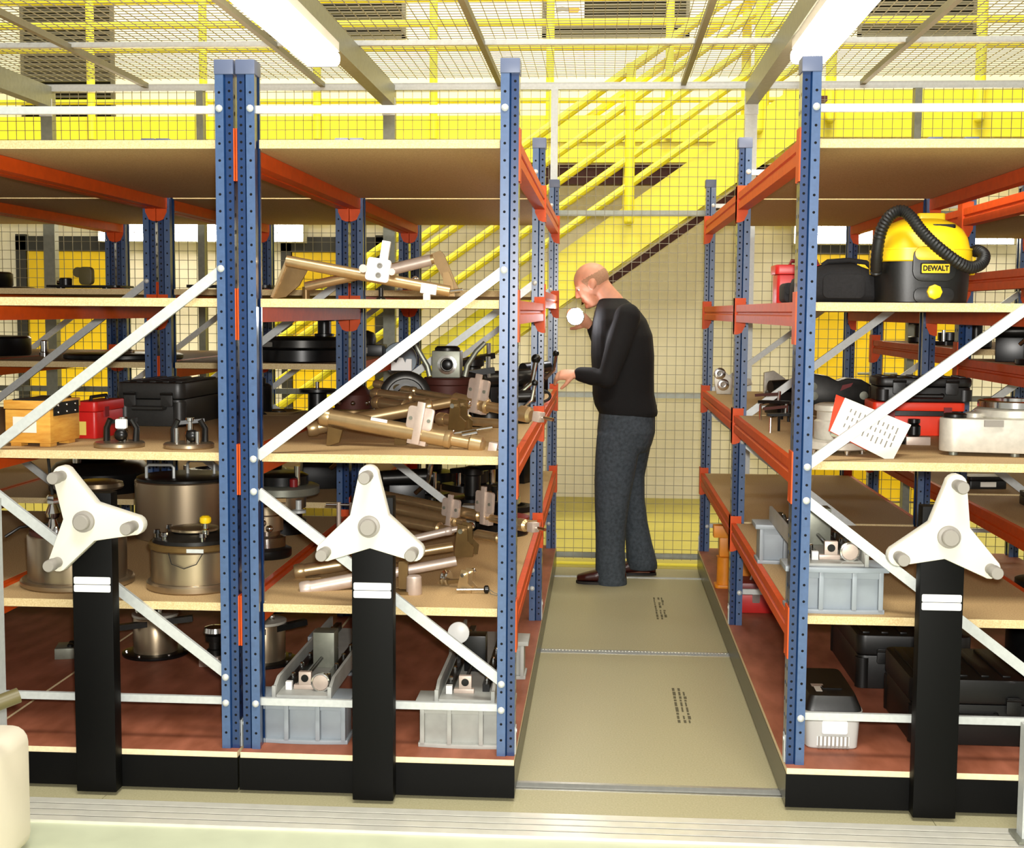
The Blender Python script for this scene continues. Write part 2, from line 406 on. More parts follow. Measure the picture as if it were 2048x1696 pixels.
for (x, lab) in ((-1.235, 'bright fluorescent batten under the roof beam at upper left'), (.865, 'bright fluorescent batten under the roof beam at upper right')):
    t = thing('ceiling_light', lab, 'lamp', (x, .3, 2.65), group='fluorescent battens under the cage roof')
    wpart('housing', MB().span((x-.07, .30, 2.615), (x+.07, 1.92, 2.654)), WHITE, t)
    wpart('diffuser', MB().rbox((x, 1.11, 2.58), (.155, 1.58, .065), .025, axis='y').ball((x, 1.90, 2.58), .031, sc=(2.4, .9, 1)), TUBE_E, t)
# ---- cage door posts in the foreground
for (x, lab) in ((-1.787, 'pale grey door post at the left edge of the picture, behind the cream cabinet'), (1.226, 'pale grey door post at the right edge of the picture')):
    t = thing('door_post', lab, 'post', (x, -.215, 0), group='cage door posts')
    wpart('post_tube', MB().span((x-.03, -.24, .012), (x+.03, -.19, .93 if x < 0 else .34)), GALV, t)
    wpart('floor_plate', MB().span((x-.045, -.265, .0105), (x+.045, -.165, .018)), GALVD, t)

# ================================================================== MOBILE RACKS
RW = .842; PW = .054; PD = .07; TOP = 2.205; B0 = .13
def hole_strip(m, x0, x1, y, z0, z1, pitch, r, zo):
    z = z0
    cx = (x0+x1)/2; n = int((z1-z0-zo)/pitch)
    segs = [(zo+z0+k*pitch) for k in range(n)]
    last = z0
    for hz in segs:
        a, b = hz-pitch*.5+.0, hz+pitch*.5
        if a < z0 or b > z1: continue
        if a > last+1e-5: m.add([(x0, y, last), (x1, y, last), (x1, y, a), (x0, y, a)], [(0, 1, 2, 3)])
        O = [(x0, a), (cx, a), (x1, a), (x1, hz), (x1, b), (cx, b), (x0, b), (x0, hz)]
        H = [(cx+r*math.cos(math.radians(t)), hz+r*math.sin(math.radians(t))) for t in (225, 270, 315, 0, 45, 90, 135, 180)]
        m.add([(p[0], y, p[1]) for p in O]+[(p[0], y, p[1]) for p in H], [(i, (i+1) % 8, 8+(i+1) % 8, 8+i) for i in range(8)])
        last = b
    m.add([(x0, y, last), (x1, y, last), (x1, y, z1), (x0, y, z1)], [(0, 1, 2, 3)])
def upright_mb():
    m = MB(); z0, z1 = B0, TOP
    hole_strip(m, .0, .026, 0, z0, z1, .05, .0042, .05)
    hole_strip(m, .031, PW, .005, z0, z1, .025, .0042, .03)
    def q(a, b): m.add([(a[0], a[1], z0), (b[0], b[1], z0), (b[0], b[1], z1), (a[0], a[1], z1)], [(0, 1, 2, 3)])
    q((.026, 0), (.031, .009)); q((.031, .009), (.031, .005))
    # aisle-side face with its row of slots
    s = MB(); hole_strip(s, .005, .0375, 0, z0, z1, .05, .007, .04); hole_strip(s, .0375, PD, 0, z0, z1, .05, .007, .04)
    m.add([(PW, v[0], v[2]) for v in s.v], s.f)
    q((PW, PD), (.031, PD)); q((.031, PD), (.026, PD-.009)); q((.026, PD-.009), (.026, PD)); q((.026, PD), (0, PD)); q((0, PD), (0, PD-.012)); q((0, .012), (0, 0))
    q((.004, .014), (.004, PD-.014)); 
    return m
def lighten(me):  # gives the inner front flange its painted sheen
    me.materials.append(BLUE_SHEEN)
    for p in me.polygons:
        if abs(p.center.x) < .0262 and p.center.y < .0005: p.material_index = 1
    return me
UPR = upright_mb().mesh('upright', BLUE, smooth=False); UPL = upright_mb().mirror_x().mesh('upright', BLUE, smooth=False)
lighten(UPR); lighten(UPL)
core = MB().span((.006, .013, B0), (PW-.004, PD-.008, TOP-.01)).mesh('hole_shade', HOLE, smooth=False)  # black core in the hollow post, painting the shade seen through its holes
coreL = MB().span((.006, .013, B0), (PW-.004, PD-.008, TOP-.01)).mirror_x().mesh('hole_shade', HOLE, smooth=False)
CAP = MB().span((-.002, -.003, TOP-.022), (PW+.003, PD+.003, TOP+.022)).mesh('end_cap', CAPB, .003)
CAPL = MB().span((-.002, -.003, TOP-.022), (PW+.003, PD+.003, TOP+.022)).mirror_x().mesh('end_cap', CAPB, .003)
FOOT = MB().span((PW+.0005, .02, B0+.0005), (PW+.003, .055, B0+.085)).cyl((PW+.0025, .0375, B0+.07), (PW+.0052, .0375, B0+.07), .007, n=8).mesh('foot_plate', GALV)
FOOTL = MB().span((PW+.0005, .02, B0+.0005), (PW+.003, .055, B0+.085)).cyl((PW+.0025, .0375, B0+.07), (PW+.0052, .0375, B0+.07), .007, n=8).mirror_x().mesh('foot_plate', GALV)
BL = 1.8-PD-.002
beam_prof = [(0, 0), (0, -.028), (-.007, -.032), (-.007, -.039), (0, -.043), (0, -.072), (-.044, -.072), (-.044, -.027), (-.019, -.027), (-.019, 0)]
def beam_mb(): return MB().prism(beam_prof, (0, BL, 0), (1, 0, 0), (0, 0, 1), BL)
BR = beam_mb().mesh('beam', ORANGE, smooth=False); BLm = beam_mb().mirror_x().mesh('beam', ORANGE, smooth=False)
def conn_mb(front):
    m = MB()
    P = [(-.004, .03), (.062, .03), (.062, -.10), (.045, -.125), (-.004, -.125)]
    m.prism([(x, z) for x, z in P], (.0005, -.066, 0), (0, 1, 0), (0, 0, 1), .004)     # plate on the aisle face of the upright
    m.prism([(0, .03), (-.046, .03), (-.046, -.085), (-.03, -.118), (-.012, -.125), (0, -.125)][::-1], (.004, .002, 0), (1, 0, 0), (0, 0, 1), .004)
    m.ball((.0035, -.03, -.03), .002, 8, 6)
    if not front:
        m.v = [(x, BL-y, z) for x, y, z in m.v]; m.f = [tuple(reversed(f)) for f in m.f]
    return m
CONN = {(s, f): (conn_mb(f) if s > 0 else conn_mb(f).mirror_x()).mesh('connector', ORANGE) for s in (1, -1) for f in (True, False)}
bw = RW-2*.021
BOARD = MB().span((-bw/2, 0, -.0255), (bw/2, BL+.02, 0)).mesh('shelf_board', CHIP, smooth=False)
BOARD.materials.append(EDGE)
for p in BOARD.polygons:
    if abs(p.normal.z) < .5: p.material_index = 1
# front boards are notched around the uprights
def notch_board(y0, y1):
    h = RW/2; a = h-PW-.004; b = h-.0205
    P = [(-a, y0), (a, y0), (a, PD+.003), (b, PD+.003), (b, y1), (-b, y1), (-b, PD+.003), (-a, PD+.003)]
    me = MB().prism(P, (0, 0, -.0255), (1, 0, 0), (0, 1, 0), .0255).mesh('shelf_board', CHIP, smooth=False)
    me.materials.append(EDGE)
    for p in me.polygons:
        if abs(p.normal.z) < .5: p.material_index = 1
    return me
BF = notch_board(.036, 1.785)
def brace_pts(kind):
    xl, xr = -RW/2+.041, RW/2-.041
    return {'low': ((xl, .274), (xr, .274)), 'top': ((xl, 2.083), (xr, 2.083)), 'up': ((xl, 1.034), (xr, 1.609)), 'down': ((xl, .934), (xr, .355))}[kind]
BRM = {}; BOLT = {}
for k in ('low', 'top', 'up', 'down'):
    (xa, za), (xb, zb) = brace_pts(k); d = Vector((xb-xa, 0, zb-za)).normalized()*.008
    a = Vector((xa, .023, za))+d; b = Vector((xb, .023, zb))-d
    m = MB().bar(a, b, .003, .028 if k in ('up', 'down') else .02, up=d.cross(Vector((0, 1, 0))))
    u = d.normalized().cross(Vector((0, 1, 0))).normalized(); hw = .014 if k in ('up', 'down') else .010
    m.bar(a+u*hw-Vector((0, -.006, 0)), b+u*hw-Vector((0, -.006, 0)), .014, .003, up=u); m.bar(a-u*hw+Vector((0, .006, 0)), b-u*hw+Vector((0, .006, 0)), .014, .003, up=u)
    BRM[k] = m.mesh('brace', GALV, smooth=False)
    for e, (x, z) in enumerate(((xa, za), (xb, zb))):
        xx = x
        BOLT[k, e] = MB().lathe([(.011, 0), (.011, .003), (.008, .007), (.003, .009)], (xx, -.0005, z), (0, -1, 0), 10).mesh('bolt', GALV)
def wheel(root, rot, zc):
    y = -.115
    P = []
    for k in range(3):
        t = math.radians(rot+120*k); ca, sa = math.cos(t), math.sin(t)
        for j in range(9):
            a = math.radians(-90+180*j/8); rx, ry = .150+.030*math.cos(a), .030*math.sin(a)
            P.append((rx*ca-ry*sa, rx*sa+ry*ca))
        t2 = t+math.radians(60); P.append((.066*math.cos(t2), .066*math.sin(t2)))
    wh = part('hand_wheel', MB().prism(P, (0, y+.012, zc), (1, 0, 0), (0, 0, 1), .040), CREAM, root, bevel=.006)
    for k in range(3):
        t = math.radians(rot+120*k); x, z = .150*math.cos(t), zc+.150*math.sin(t)
        part('knob', MB().lathe([(.016, 0), (.016, .03), (.018, .034), (.018, .066), (.016, .070)], (x, y-.028, z), (0, -1, 0), 20), GREY, wh)
    part('hub_cap', MB().lathe([(.032, 0), (.032, .012), (.024, .014), (.0235, .030), (.021, .033)], (0, y-.028, zc), (0, -1, 0), 28), GREY, wh)
    part('axle', MB().cyl((0, y+.012, zc), (0, -.088, zc), .02), BLACK, wh)
def rack(label, xc, lf, lb, rot=None, foot=True):
    r = thing('mobile_rack', label, 'shelving', (xc, 0, 0), group='mobile shelving units')
    h = RW/2
    bs = MB().span((-h-.003, -.028, .014), (h+.003, 3.70, .112))
    part('carriage', bs, SIDE, r, smooth=False)
    part('front_panel', MB().span((-h-.0035, -.034, .012), (h+.0035, -.0285, .112)), BLACK, r)
    for (x, y) in ((-h+.05, .11), (h-.05, .11), (-h+.05, 3.45), (h-.05, 3.45)):
        part('roller', MB().cyl((x-.02, y, .0285), (x+.02, y, .0285), .024), BLKM, r)
    bb = MB().span((-h-.001, -.03, .112), (h+.001, 3.71, .1298)).mesh('base_board', BASEB, smooth=False)
    bb.materials.append(PALE)
    for p in bb.polygons:
        if abs(p.normal.z) < .5: p.material_index = 1
    link('base_board', bb, r)
    for y in (0, 1.8, 3.6):
        for s in (1, -1):
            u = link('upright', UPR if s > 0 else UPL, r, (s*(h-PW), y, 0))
            link('hole_shade', core if s > 0 else coreL, u); link('end_cap', CAP if s > 0 else CAPL, u)
            if foot: link('foot_plate', FOOT if s > 0 else FOOTL, u)
        for k in ('low', 'top', 'up', 'down'):
            b = link('brace', BRM[k], r, (0, y, 0)); link('bolt', BOLT[k, 0], b); link('bolt', BOLT[k, 1], b)
    for bay, lv in ((0, lf), (1, lb)):
        y = bay*1.8
        for z in lv:
            for s in (1, -1):
                b = link('beam', BR if s > 0 else BLm, r, (s*h, y+PD+.001, z))
                link('connector', CONN[s, True], b); link('connector', CONN[s, False], b)
            link('shelf_board', BF, r, (0, y, z))
    if rot is not None:
        part('drive_column', MB().span((-.062, -.090, .012), (.062, -.0345, .935)), BLACK, r, bevel=.003)
        for z in (.668, .644):
            part('label_plate', MB().rbox((0, -.0915, z), (.113, .003, .022), .004, axis='y'), WHITE, r)
        wheel(r, rot, .857)
    return r
FRONT = [.58, 1.048, 1.52, 1.995]
XC = {-1: -3.235, 0: -2.381, 1: -1.527, 2: -.673, 3: .990, 4: 1.928}
rack('blue and orange rack at the far left, seen only through its neighbours', XC[-1], [.58, 1.048, 1.52, 1.995], [.634, 1.25, 1.575, 1.995])
rack('blue and orange rack left of the one holding the wooden crate', XC[0], FRONT, [.634, 1.25, 1.575, 1.995])
rack('rack with the leftmost white star handwheel, wooden crate on its middle shelf', XC[1], FRONT, [.634, 1.25, 1.575, 1.995], 116)
rack('rack left of the aisle, its middle shelf piled with bronze tubes', XC[2], FRONT, [.58, 1.048, 1.575, 1.995], 91)
rack('rack right of the aisle with the yellow vacuum cleaner on it', XC[3], FRONT, [.58, 1.048, 1.52, 1.995], 83)
rack('rack at the far right, seen behind the one with the vacuum cleaner', XC[4], [.72, 1.30, 1.655, 1.93], [.72, 1.34, 1.655, 1.93])

# ================================================================== THINGS ON THE SHELVES
Z1, Z2, Z3, Z4 = .58, 1.048, 1.52, 1.575
def V(*a): return Vector(a)
# ---- wooden crate, red toolbox, black case on the middle shelf of the left rack
t = thing('wooden_crate', 'small varnished wooden crate with a white paper label and black hinge plate', 'box', (-1.803, .222, Z2), -.10)
part('body', MB().span((-.077, -.095, .012), (.077, .095, .118)), WOOD, t, bevel=.002)
lid = part('lid', MB().span((-.080, -.098, .1195), (.080, .098, .147)), WOOD, t, bevel=.002)
for x in (-.05, .05):
    for y in (-.06, .06): part('foot', MB().span((x-.018, y-.02, 0), (x+.018, y+.02, .0118)), WOOD, t)
part('paper_label', MB().span((-.050, -.0962, .045), (.03, -.0952, .095)), PAPER, t)
hp = part('hinge_plate', MB().span((.0802, -.08, .098), (.0832, .08, .140)), DARK, t)
for k in range(3):
    for z in (.108, .130): part('screw', MB().ball((.084, -.055+.055*k, z), .004, 8, 6), CHROME, hp)
part('lid_strip', MB().span((-.05, -.095, .1472), (.05, .095, .151)), BLKP, t)
t = thing('toolbox', 'red toolbox with a yellow sticker beside the wooden crate', 'toolbox', (-1.730, .515, Z2), -.10)
part('body', MB().rbox((0, 0, .045), (.082, .21, .09), .012), REDP, t, bevel=.003)
part('lid', MB().rbox((0, 0, .108), (.09, .218, .034), .015), REDP, t, bevel=.005)
part('carry_handle', MB().tube([(0, -.06, .122), (0, -.055, .138), (0, .055, .138), (0, .06, .122)], .006), BLKP, t)
part('sticker', MB().span((-.034, -.1066, .012), (.006, -.1054, .058)), YSTICK, t)
part('latch', MB().span((.0415, -.05, .07), (.048, -.02, .105)), DRED, t)
def hard_case(name, label, loc, d, rz, group=None, ribs=5, mat_=None):
    M = mat_ or BLKP
    t = thing(name, label, 'case', loc, rz, group)
    w_, l_, h_ = d; hb = h_*.62
    part('base_shell', MB().rbox((0, 0, hb/2), (w_, l_, hb-.002), .03), M, t, bevel=.004)
    part('lid_shell', MB().rbox((0, 0, hb+(h_-hb)/2), (w_+.01, l_+.01, h_-hb-.002), .034), M, t, bevel=.010)
    for k in range(ribs):
        x = -w_/2+w_*(k+.5)/ribs
        part('rib', MB().span((x-.012, -l_/2+.03, h_-.002), (x+.012, l_/2-.03, h_+.004)), M, t, bevel=.002)
    for x in (-w_*.28, w_*.28):
        l = part('latch', MB().rbox((x, -l_/2-.011, hb), (.045, .012, .055), .008, axis='y'), M, t, bevel=.002)
        part('latch_pin', MB().cyl((x-.024, -l_/2-.016, hb+.02), (x+.024, -l_/2-.016, hb+.02), .005, n=8), DARK, l)
    part('carry_handle', MB().tube([(-.06, -l_/2-.006, hb-.03), (-.058, -l_/2-.022, hb-.032), (.058, -l_/2-.022, hb-.032), (.06, -l_/2-.006, hb-.03)], .009), M, t)
    for x in (-1, 1):
        for y in (-1, 1): part('corner_pad', MB().cyl((x*(w_/2-.022), y*(l_/2-.022), .004), (x*(w_/2-.022), y*(l_/2-.022), hb-.01), .0275, n=14), M, t)
    return t
hard_case('equipment_case', 'large black hard case behind the red toolbox on the left rack', (-1.673, 1.12, Z2), (.255, .44, .165), -.05, mat_=CASEG)
# ---- two small stands on steel discs
def disc_stand(label, loc, rz, stick):
    t = thing('clamp_stand', label, 'fixture', loc, rz)
    part('base_disc', MB().lathe([(.076, 0), (.079, .004), (.079, .013), (.075, .017), (.03, .019), (.01, .019)], n=36), STEEL, t)
    for x in (-.045, .05):
        part('arm', MB().tube([(x, .01, .017), (x*1.02, .015, .06), (x*.72, .01, .088)], [.011, .010, .009], 10), DARK, t)
    part('post', MB().lathe([(.016, .0185), (.016, .05), (.011, .055), (.011, .082), (.014, .084), (.014, .094)], (.005, .02, 0), n=18), CHROME, t)
    part('clamp_arm', MB().bar((-.04, .02, .078), (.05, .02, .086), .018, .012), BLKM, t)
    part('knob', MB().ball((.012, -.02, .040), .022, sc=(1, .8, .9)), BLKM, t)
    if stick:
        part('white_tag', MB().rbox((.012, -.012, .075), (.036, .012, .030), .005, axis='y'), WHITE, t)
    else:
        part('side_pin', MB().cyl((-.036, -.03, .017), (-.036, -.03, .066), .007, n=12), CHROME, t)
        part('side_pin', MB().cyl((.028, -.04, .0185), (.028, -.04, .055), .008, n=12), CHROME, t)
disc_stand('small steel disc stand with two arms and a white tag', (-1.53, .165, Z2), 0, True)
disc_stand('small steel disc stand without a tag, right of the tagged one', (-1.305, .165, Z2), .3, False)
# ---- drums on the third shelf of the left rack
t = thing('steel_drum', 'flanged steel drum with a tall thin rod, behind the leftmost handwheel column', 'drum', (-1.725, .29, Z1))
part('flange', MB().lathe([(.175, 0), (.182, .006), (.182, .018), (.176, .024)], n=48), STEEL, t)
part('body', MB().lathe([(.158, .0245), (.158, .165), (.155, .17)], n=48), STEEL, t)
part('lid', MB().lathe([(.15, .1705), (.15, .182), (.11, .186), (.02, .187)], n=40), BROWN, t)
part('clamp_bar', MB().bar((-.13, -.03, .195), (.13, .02, .195), .03, .014), DARK, t)
v = part('valve', MB().lathe([(.022, .187), (.016, .20), (.011, .22), (.02, .226), (.024, .24), (.018, .255), (.012, .27)], (-.06, -.05, 0), n=20), CHROME, t)
part('nut', MB().lathe([(.02, .272), (.02, .292), (.014, .30)], (-.06, -.05, 0), n=6), CHROME, v)
part('thin_rod', MB().cyl((-.06, -.05, .30), (-.075, -.05, .455), .005, n=10), DARK, t)
for (x, y) in ((-.10, -.08), (-.02, -.12), (.05, -.13)):
    part('bolt', MB().lathe([(.010, .1825), (.010, .20), (.006, .206)], (x, y, 0), n=12), CHROME, t)
part('lever', MB().tube([(-.12, -.07, .20), (-.15, -.10, .198), (-.19, -.12, .17)], .005), BLKM, t)
t = thing('lidded_drum', 'wide plain steel drum with two wire handles on its dark lid', 'drum', (-1.66, 1.24, Z1))
part('body', MB().lathe([(.192, 0), (.198, .004), (.198, .226), (.194, .231)], n=56), STEEL, t)
part('lid', MB().lathe([(.190, .2312), (.190, .240), (.184, .243), (.01, .244)], n=56), DARK, t)
for (x, y) in ((-.07, -.10), (.045, .06)):
    part('wire_handle', MB().tube([(x-.055, y, .243), (x-.055, y, .285), (x-.045, y, .295), (x+.045, y, .295), (x+.055, y, .285), (x+.055, y, .243)], .006), GALV, t)
t = thing('clamped_drum', 'flanged steel drum with a clamped lid and a yellow capped valve', 'drum', (-1.325, .275, Z1))
part('flange', MB().lathe([(.150, 0), (.155, .005), (.155, .022), (.150, .027)], n=48), STEEL, t)
part('body', MB().lathe([(.140, .0275), (.140, .128), (.137, .132)], n=48), STEEL, t)
part('clamp_ring', MB().lathe([(.142, .1325), (.148, .137), (.148, .149), (.142, .154)], n=48), BRONZED, t)
ld = part('lid', MB().lathe([(.135, .1545), (.130, .165), (.10, .172), (.085, .182), (.02, .184)], n=44), DARK, t)
part('lid_rim', MB().lathe([(.07, .1842), (.078, .188), (.078, .195), (.06, .198)], n=36), STEEL, ld)
for a in (200, 235, 300, 340, 20, 90, 150):
    ca, sa = math.cos(math.radians(a)), math.sin(math.radians(a))
    part('clamp_screw', MB().lathe([(.008, .154), (.008, .178), (.012, .18), (.010, .192)], (.118*ca, .118*sa, 0), n=10), CHROME, t)
part('name_strip', MB().span((.02, -.1495, .137), (.075, -.1475, .149)), GALV, t)
vv = part('valve', MB().lathe([(.012, .184), (.012, .20), (.008, .204), (.008, .222)], (.06, -.075, 0), n=14), CHROME, t)
part('yellow_cap', MB().lathe([(.016, .222), (.019, .228), (.018, .240), (.010, .246)], (.06, -.075, 0), n=18), YELP, vv)
part('cord', MB().tube([(-.04, -.144, .135), (-.03, -.146, .10), (.01, -.146, .085), (.05, -.144, .10), (.07, -.14, .135)], .0015, 6), BLKR, t)
t = thing('flanged_neck', 'grey disc on a dark ribbed neck behind the leftmost handwheel', 'fixture', (-2.06, 1.34, Z1))
part('block', MB().span((-.055, -.05, 0), (.055, .05, .085)), BLKM, t, bevel=.003)
part('neck', MB().lathe([(.05, .0855), (.05, .10), (.044, .102), (.044, .112), (.05, .114), (.05, .128), (.046, .13), (.046, .16)], n=28), GALVD, t)
part('disc', MB().lathe([(.06, .1605), (.10, .172), (.104, .18), (.10, .196), (.07, .204)], n=36), STEEL, t)
t = thing('black_drum', 'big black drum with a chrome knob, far back on the third shelf at left', 'drum', (-2.36, 2.15, .634))
part('body', MB().lathe([(.23, 0), (.235, .01), (.235, .09), (.20, .13), (.12, .15)], n=44), BLKM, t)
part('collar', MB().lathe([(.12, .1505), (.12, .19), (.10, .20)], n=32), DARK, t)
part('knob', MB().lathe([(.022, .0), (.022, .06), (.015, .065)], (-.05, -.15, .142), n=16), CHROME, t)
# ---- base shelf of the left rack
def flange_pot(label, loc, rz, r=.085, h=.15, bars=True):
    t = thing('flanged_pot', label, 'drum', loc, rz)
    part('flange', MB().lathe([(r*1.5, 0), (r*1.52, .004), (r*1.52, .010), (r*1.4, .013)], n=40), BLKM, t)
    part('body', MB().lathe([(r, .0135), (r, h), (r*.97, h+.004)], n=40), STEEL, t)
    part('top_plate', MB().lathe([(r*1.05, h+.0045), (r*1.05, h+.014), (r*.6, h+.018)], n=36), ALU, t)
    for k in range(6):
        a = math.radians(60*k+15); part('flange_bolt', MB().lathe([(.007, .0105), (.007, .018)], (r*1.32*math.cos(a), r*1.32*math.sin(a), 0), n=8), CHROME, t)
    if bars:
        part('dark_bar', MB().bar((-.15, -.105, h-.03), (.16, -.03, h+.002), .03, .022), DARK, t)
        part('dark_bar', MB().bar((-.12, .05, h+.028), (.14, .09, h+.028), .035, .018), DARK, t)
        for x in (-.06, -.02, .03): part('bolt_head', MB().lathe([(.009, h+.018), (.009, h+.034), (.006, h+.04)], (x, -.03, 0), n=10), CHROME, t)
    return t
flange_pot('short steel pot on a black flange with dark bars across, on the brown base shelf', (-1.745, 1.10, B0), 0)
flange_pot('steel pot on a black flange hidden half behind the double blue uprights', (-1.292, 1.02, B0), .4)
t = thing('metal_block', 'small steel block with two bolts lying on the brown base shelf', 'block', (-2.064, 1.028, 0.130), .25)
part('body', MB().span((-.05, -.05, 0), (.05, .06, .042)), GALVD, t, bevel=.002)
for y in (-.02, .025): part('bolt', MB().lathe([(.012, .0425), (.012, .05), (.007, .055)], (.005, y, 0), n=12), DARK, t)
t = thing('valve_fitting', 'chrome valve fitting on a pale block, next to the double blue uprights', 'valve', (-1.475, .96, B0))
part('block', MB().span((-.04, -.045, 0), (.035, .03, .038)), PINKM, t, bevel=.002)
part('stem', MB().lathe([(.03, .0385), (.03, .06), (.022, .064), (.022, .09), (.034, .094), (.036, .115), (.02, .122)], (.01, .0, 0), n=22), DARK, t)
part('cap', MB().lathe([(.038, .1225), (.044, .128), (.040, .146), (.02, .152)], (.012, 0, 0), n=22), CHROME, t)
# ---- rear bay of the left racks
t = thing('disc_plate', 'very large flat dark disc lying on the upper rear shelf at left', 'disc', (-2.27, 2.24, 1.25))
part('disc', MB().lathe([(.27, 0), (.275, .006), (.275, .02), (.262, .026), (.10, .028), (.05, .03)], n=56), DARK, t)
part('hub', MB().lathe([(.05, .0305), (.05, .04), (.03, .046)], n=24), STEEL, t)
t = thing('black_drum', 'black drum with a chrome pin at the left edge on the upper rear shelf', 'drum', (-3.08, 2.55, 1.25))
part('body', MB().lathe([(.20, 0), (.205, .01), (.205, .085), (.195, .095), (.06, .10)], n=44), BLKM, t)
part('lid_boss', MB().lathe([(.05, .1005), (.045, .13), (.02, .135)], n=20), GALVD, t)
part('pin', MB().lathe([(.018, .0), (.018, .06), (.012, .064)], (-.09, -.20, .02), n=14), CHROME, t)
t = thing('chrome_pin', 'short chrome pin standing on the upper rear shelf beside the black drum', 'pin', (-2.735, 2.42, 1.25))
part('pin_body', MB().lathe([(.024, 0), (.024, .02), (.018, .024), (.018, .075), (.012, .08)], n=18), CHROME, t)
t = thing('bearing_ring', 'thick black machine ring with a knobbed hub, behind the double blue uprights', 'machine part', (-1.385, 2.12, 1.25))
part('lower_ring', MB().lathe([(.205, 0), (.212, .006), (.212, .055), (.205, .062)], n=56), BLKM, t)
part('upper_ring', MB().lathe([(.215, .0625), (.222, .068), (.222, .10), (.20, .112), (.08, .116)], n=56), DARK, t)
part('hub', MB().lathe([(.045, .1165), (.045, .128), (.03, .13), (.03, .185), (.055, .187), (.055, .197)], (.11, -.02, 0), n=24), BLKM, t)
part('grey_label', MB().rbox((-.115, -.197, .082), (.062, .010, .022), .004, axis='y', rz=-.52), GREYD, t)
t = thing('bracket_box', 'blocky black gearbox with a barcode label, right of the second pair of uprights', 'machine part', (-1.235, 2.95, 1.25))
part('base', MB().span((-.09, -.08, 0), (.10, .08, .06)), BLKM, t, bevel=.004)
part('dome', MB().lathe([(.06, .0605), (.062, .09), (.05, .12), (.02, .132)], (-.005, 0, 0), n=24), DARK, t)
part('barcode_label', MB().span((-.045, -.083, .015), (.025, -.0805, .045)), GREY, t)
t = thing('round_plate', 'pale blue grey round plate hanging on the end of the upper rear shelf', 'disc', (-1.065, 3.02, 1.17))
part('plate', MB().lathe([(.0, -.002), (.088, 0), (.092, .006), (.088, .014), (.02, .016)], (0, 0, .0), axis=(0.2, -1, 0.15), n=36).shift((0, 0, .06)), BLUEGREY, t)
# upper rear shelf (just above eye level)
t = thing('black_drum', 'black drum with a chrome pin at eye level, top left rear shelf', 'drum', (-3.02, 2.35, Z4))
part('plate', MB().lathe([(.26, 0), (.26, .008), (.25, .012)], n=40), DARK, t)
part('body', MB().lathe([(.15, .0125), (.155, .02), (.155, .075), (.14, .085)], n=36), BLKM, t)
part('pin', MB().cyl((.02, -.17, .0125), (.02, -.17, .062), .02, n=14), CHROME, t)
t = thing('tool_plate', 'dark tool plate carrying an olive bracket, eye level rear shelf at left', 'fixture', (-2.43, 2.25, Z4))
part('plate', MB().rbox((0, 0, .015), (.36, .22, .010), .03), DARK, t)
for x in (-.12, .10): part('foot', MB().cyl((x, -.06, 0), (x, -.06, .0095), .02, n=12), BLKM, t)
part('bracket', MB().rbox((-.01, -.02, .065), (.062, .04, .085), .02, axis='y'), OLIVE, t, bevel=.003)
part('bracket_boss', MB().cyl((-.05, -.03, .082), (-.05, .03, .082), .024, n=16), OLIVE, t)
part('knob', MB().lathe([(.03, .0205), (.03, .05), (.02, .055)], (-.10, -.05, 0), n=18), BLKM, t)
part('pin', MB().cyl((-.14, -.05, .032), (-.105, -.05, .032), .01, n=10), CHROME, t)
t = thing('tool_plate', 'dark tool plate with a flat grey block, eye level behind the double uprights', 'fixture', (-1.72, 2.2, Z4))
part('plate', MB().rbox((0, 0, .018), (.40, .24, .012), .03), DARK, t)
for x in (-.15, .14): part('foot', MB().cyl((x, -.07, 0), (x, -.07, .0115), .02, n=12), BLKM, t)
part('block', MB().span((-.05, -.05, .0245), (.06, .05, .062)), GALVD, t, bevel=.003)
# middle rear: small things beside the double uprights
t = thing('spool', 'black spool standing behind the long white diagonal brace, middle shelf', 'spool', (-1.205, 1.62, Z2))
part('core', MB().lathe([(.04, .0), (.04, .085), (.035, .09)], n=24), BLKM, t)
part('rim', MB().lathe([(.075, .0905), (.078, .094), (.078, .105), (.03, .108)], n=32), BLKM, t)
part('spindle', MB().cyl((0, 0, .1085), (0, 0, .135), .008, n=12), CHROME, t)
t = thing('steel_dish', 'shallow shiny dish lying beside the black spool', 'dish', (-1.36, 1.58, Z2))
part('dish', MB().lathe([(.07, 0), (.095, .012), (.098, .014), (.085, .013), (.05, .006)], n=36), CHROME, t)
part('rim_pad', MB().lathe([(.03, .0065), (.03, .012), (.02, .014)], n=20), DARK, t)
t = thing('gear_motor', 'black cylinder motor seen just right of the double blue uprights', 'motor', (-1.44, 1.55, Z2))
part('body', MB().lathe([(.05, 0), (.055, .01), (.055, .12), (.04, .13)], n=28), BLKM, t)
part('cap', MB().lathe([(.03, .1305), (.03, .15), (.02, .155)], n=20), DARK, t)
# ---- valve stack and hub on the third shelf, left of the pile of tubes
t = thing('valve_stack', 'chrome valve stack with ball knobs on a black foot, third shelf', 'valve', (-1.225, .82, Z1))
part('foot', MB().lathe([(.088, 0), (.092, .006), (.092, .03), (.07, .04)], n=36), BLKM, t)
part('lower_body', MB().lathe([(.07, .0405), (.07, .075), (.05, .082), (.05, .10)], n=32), CHROME, t)
part('upper_body', MB().lathe([(.062, .1005), (.062, .155), (.058, .16), (.058, .19), (.03, .20)], n=32), STEEL, t)
for (x, z) in ((-.03, .125), (.005, .135), (.03, .115), (-.01, .105)):
    part('ball_knob', MB().ball((x, -.073, z), .014, 12, 8), CHROME, t)
part('cross_bar', MB().bar((-.07, -.01, .208), (.07, .02, .208), .03, .014), BRONZED, t)
t = thing('wheel_hub', 'large dark wheel hub with a red cap behind the chrome valve stack', 'machine part', (-1.30, 1.36, Z1))
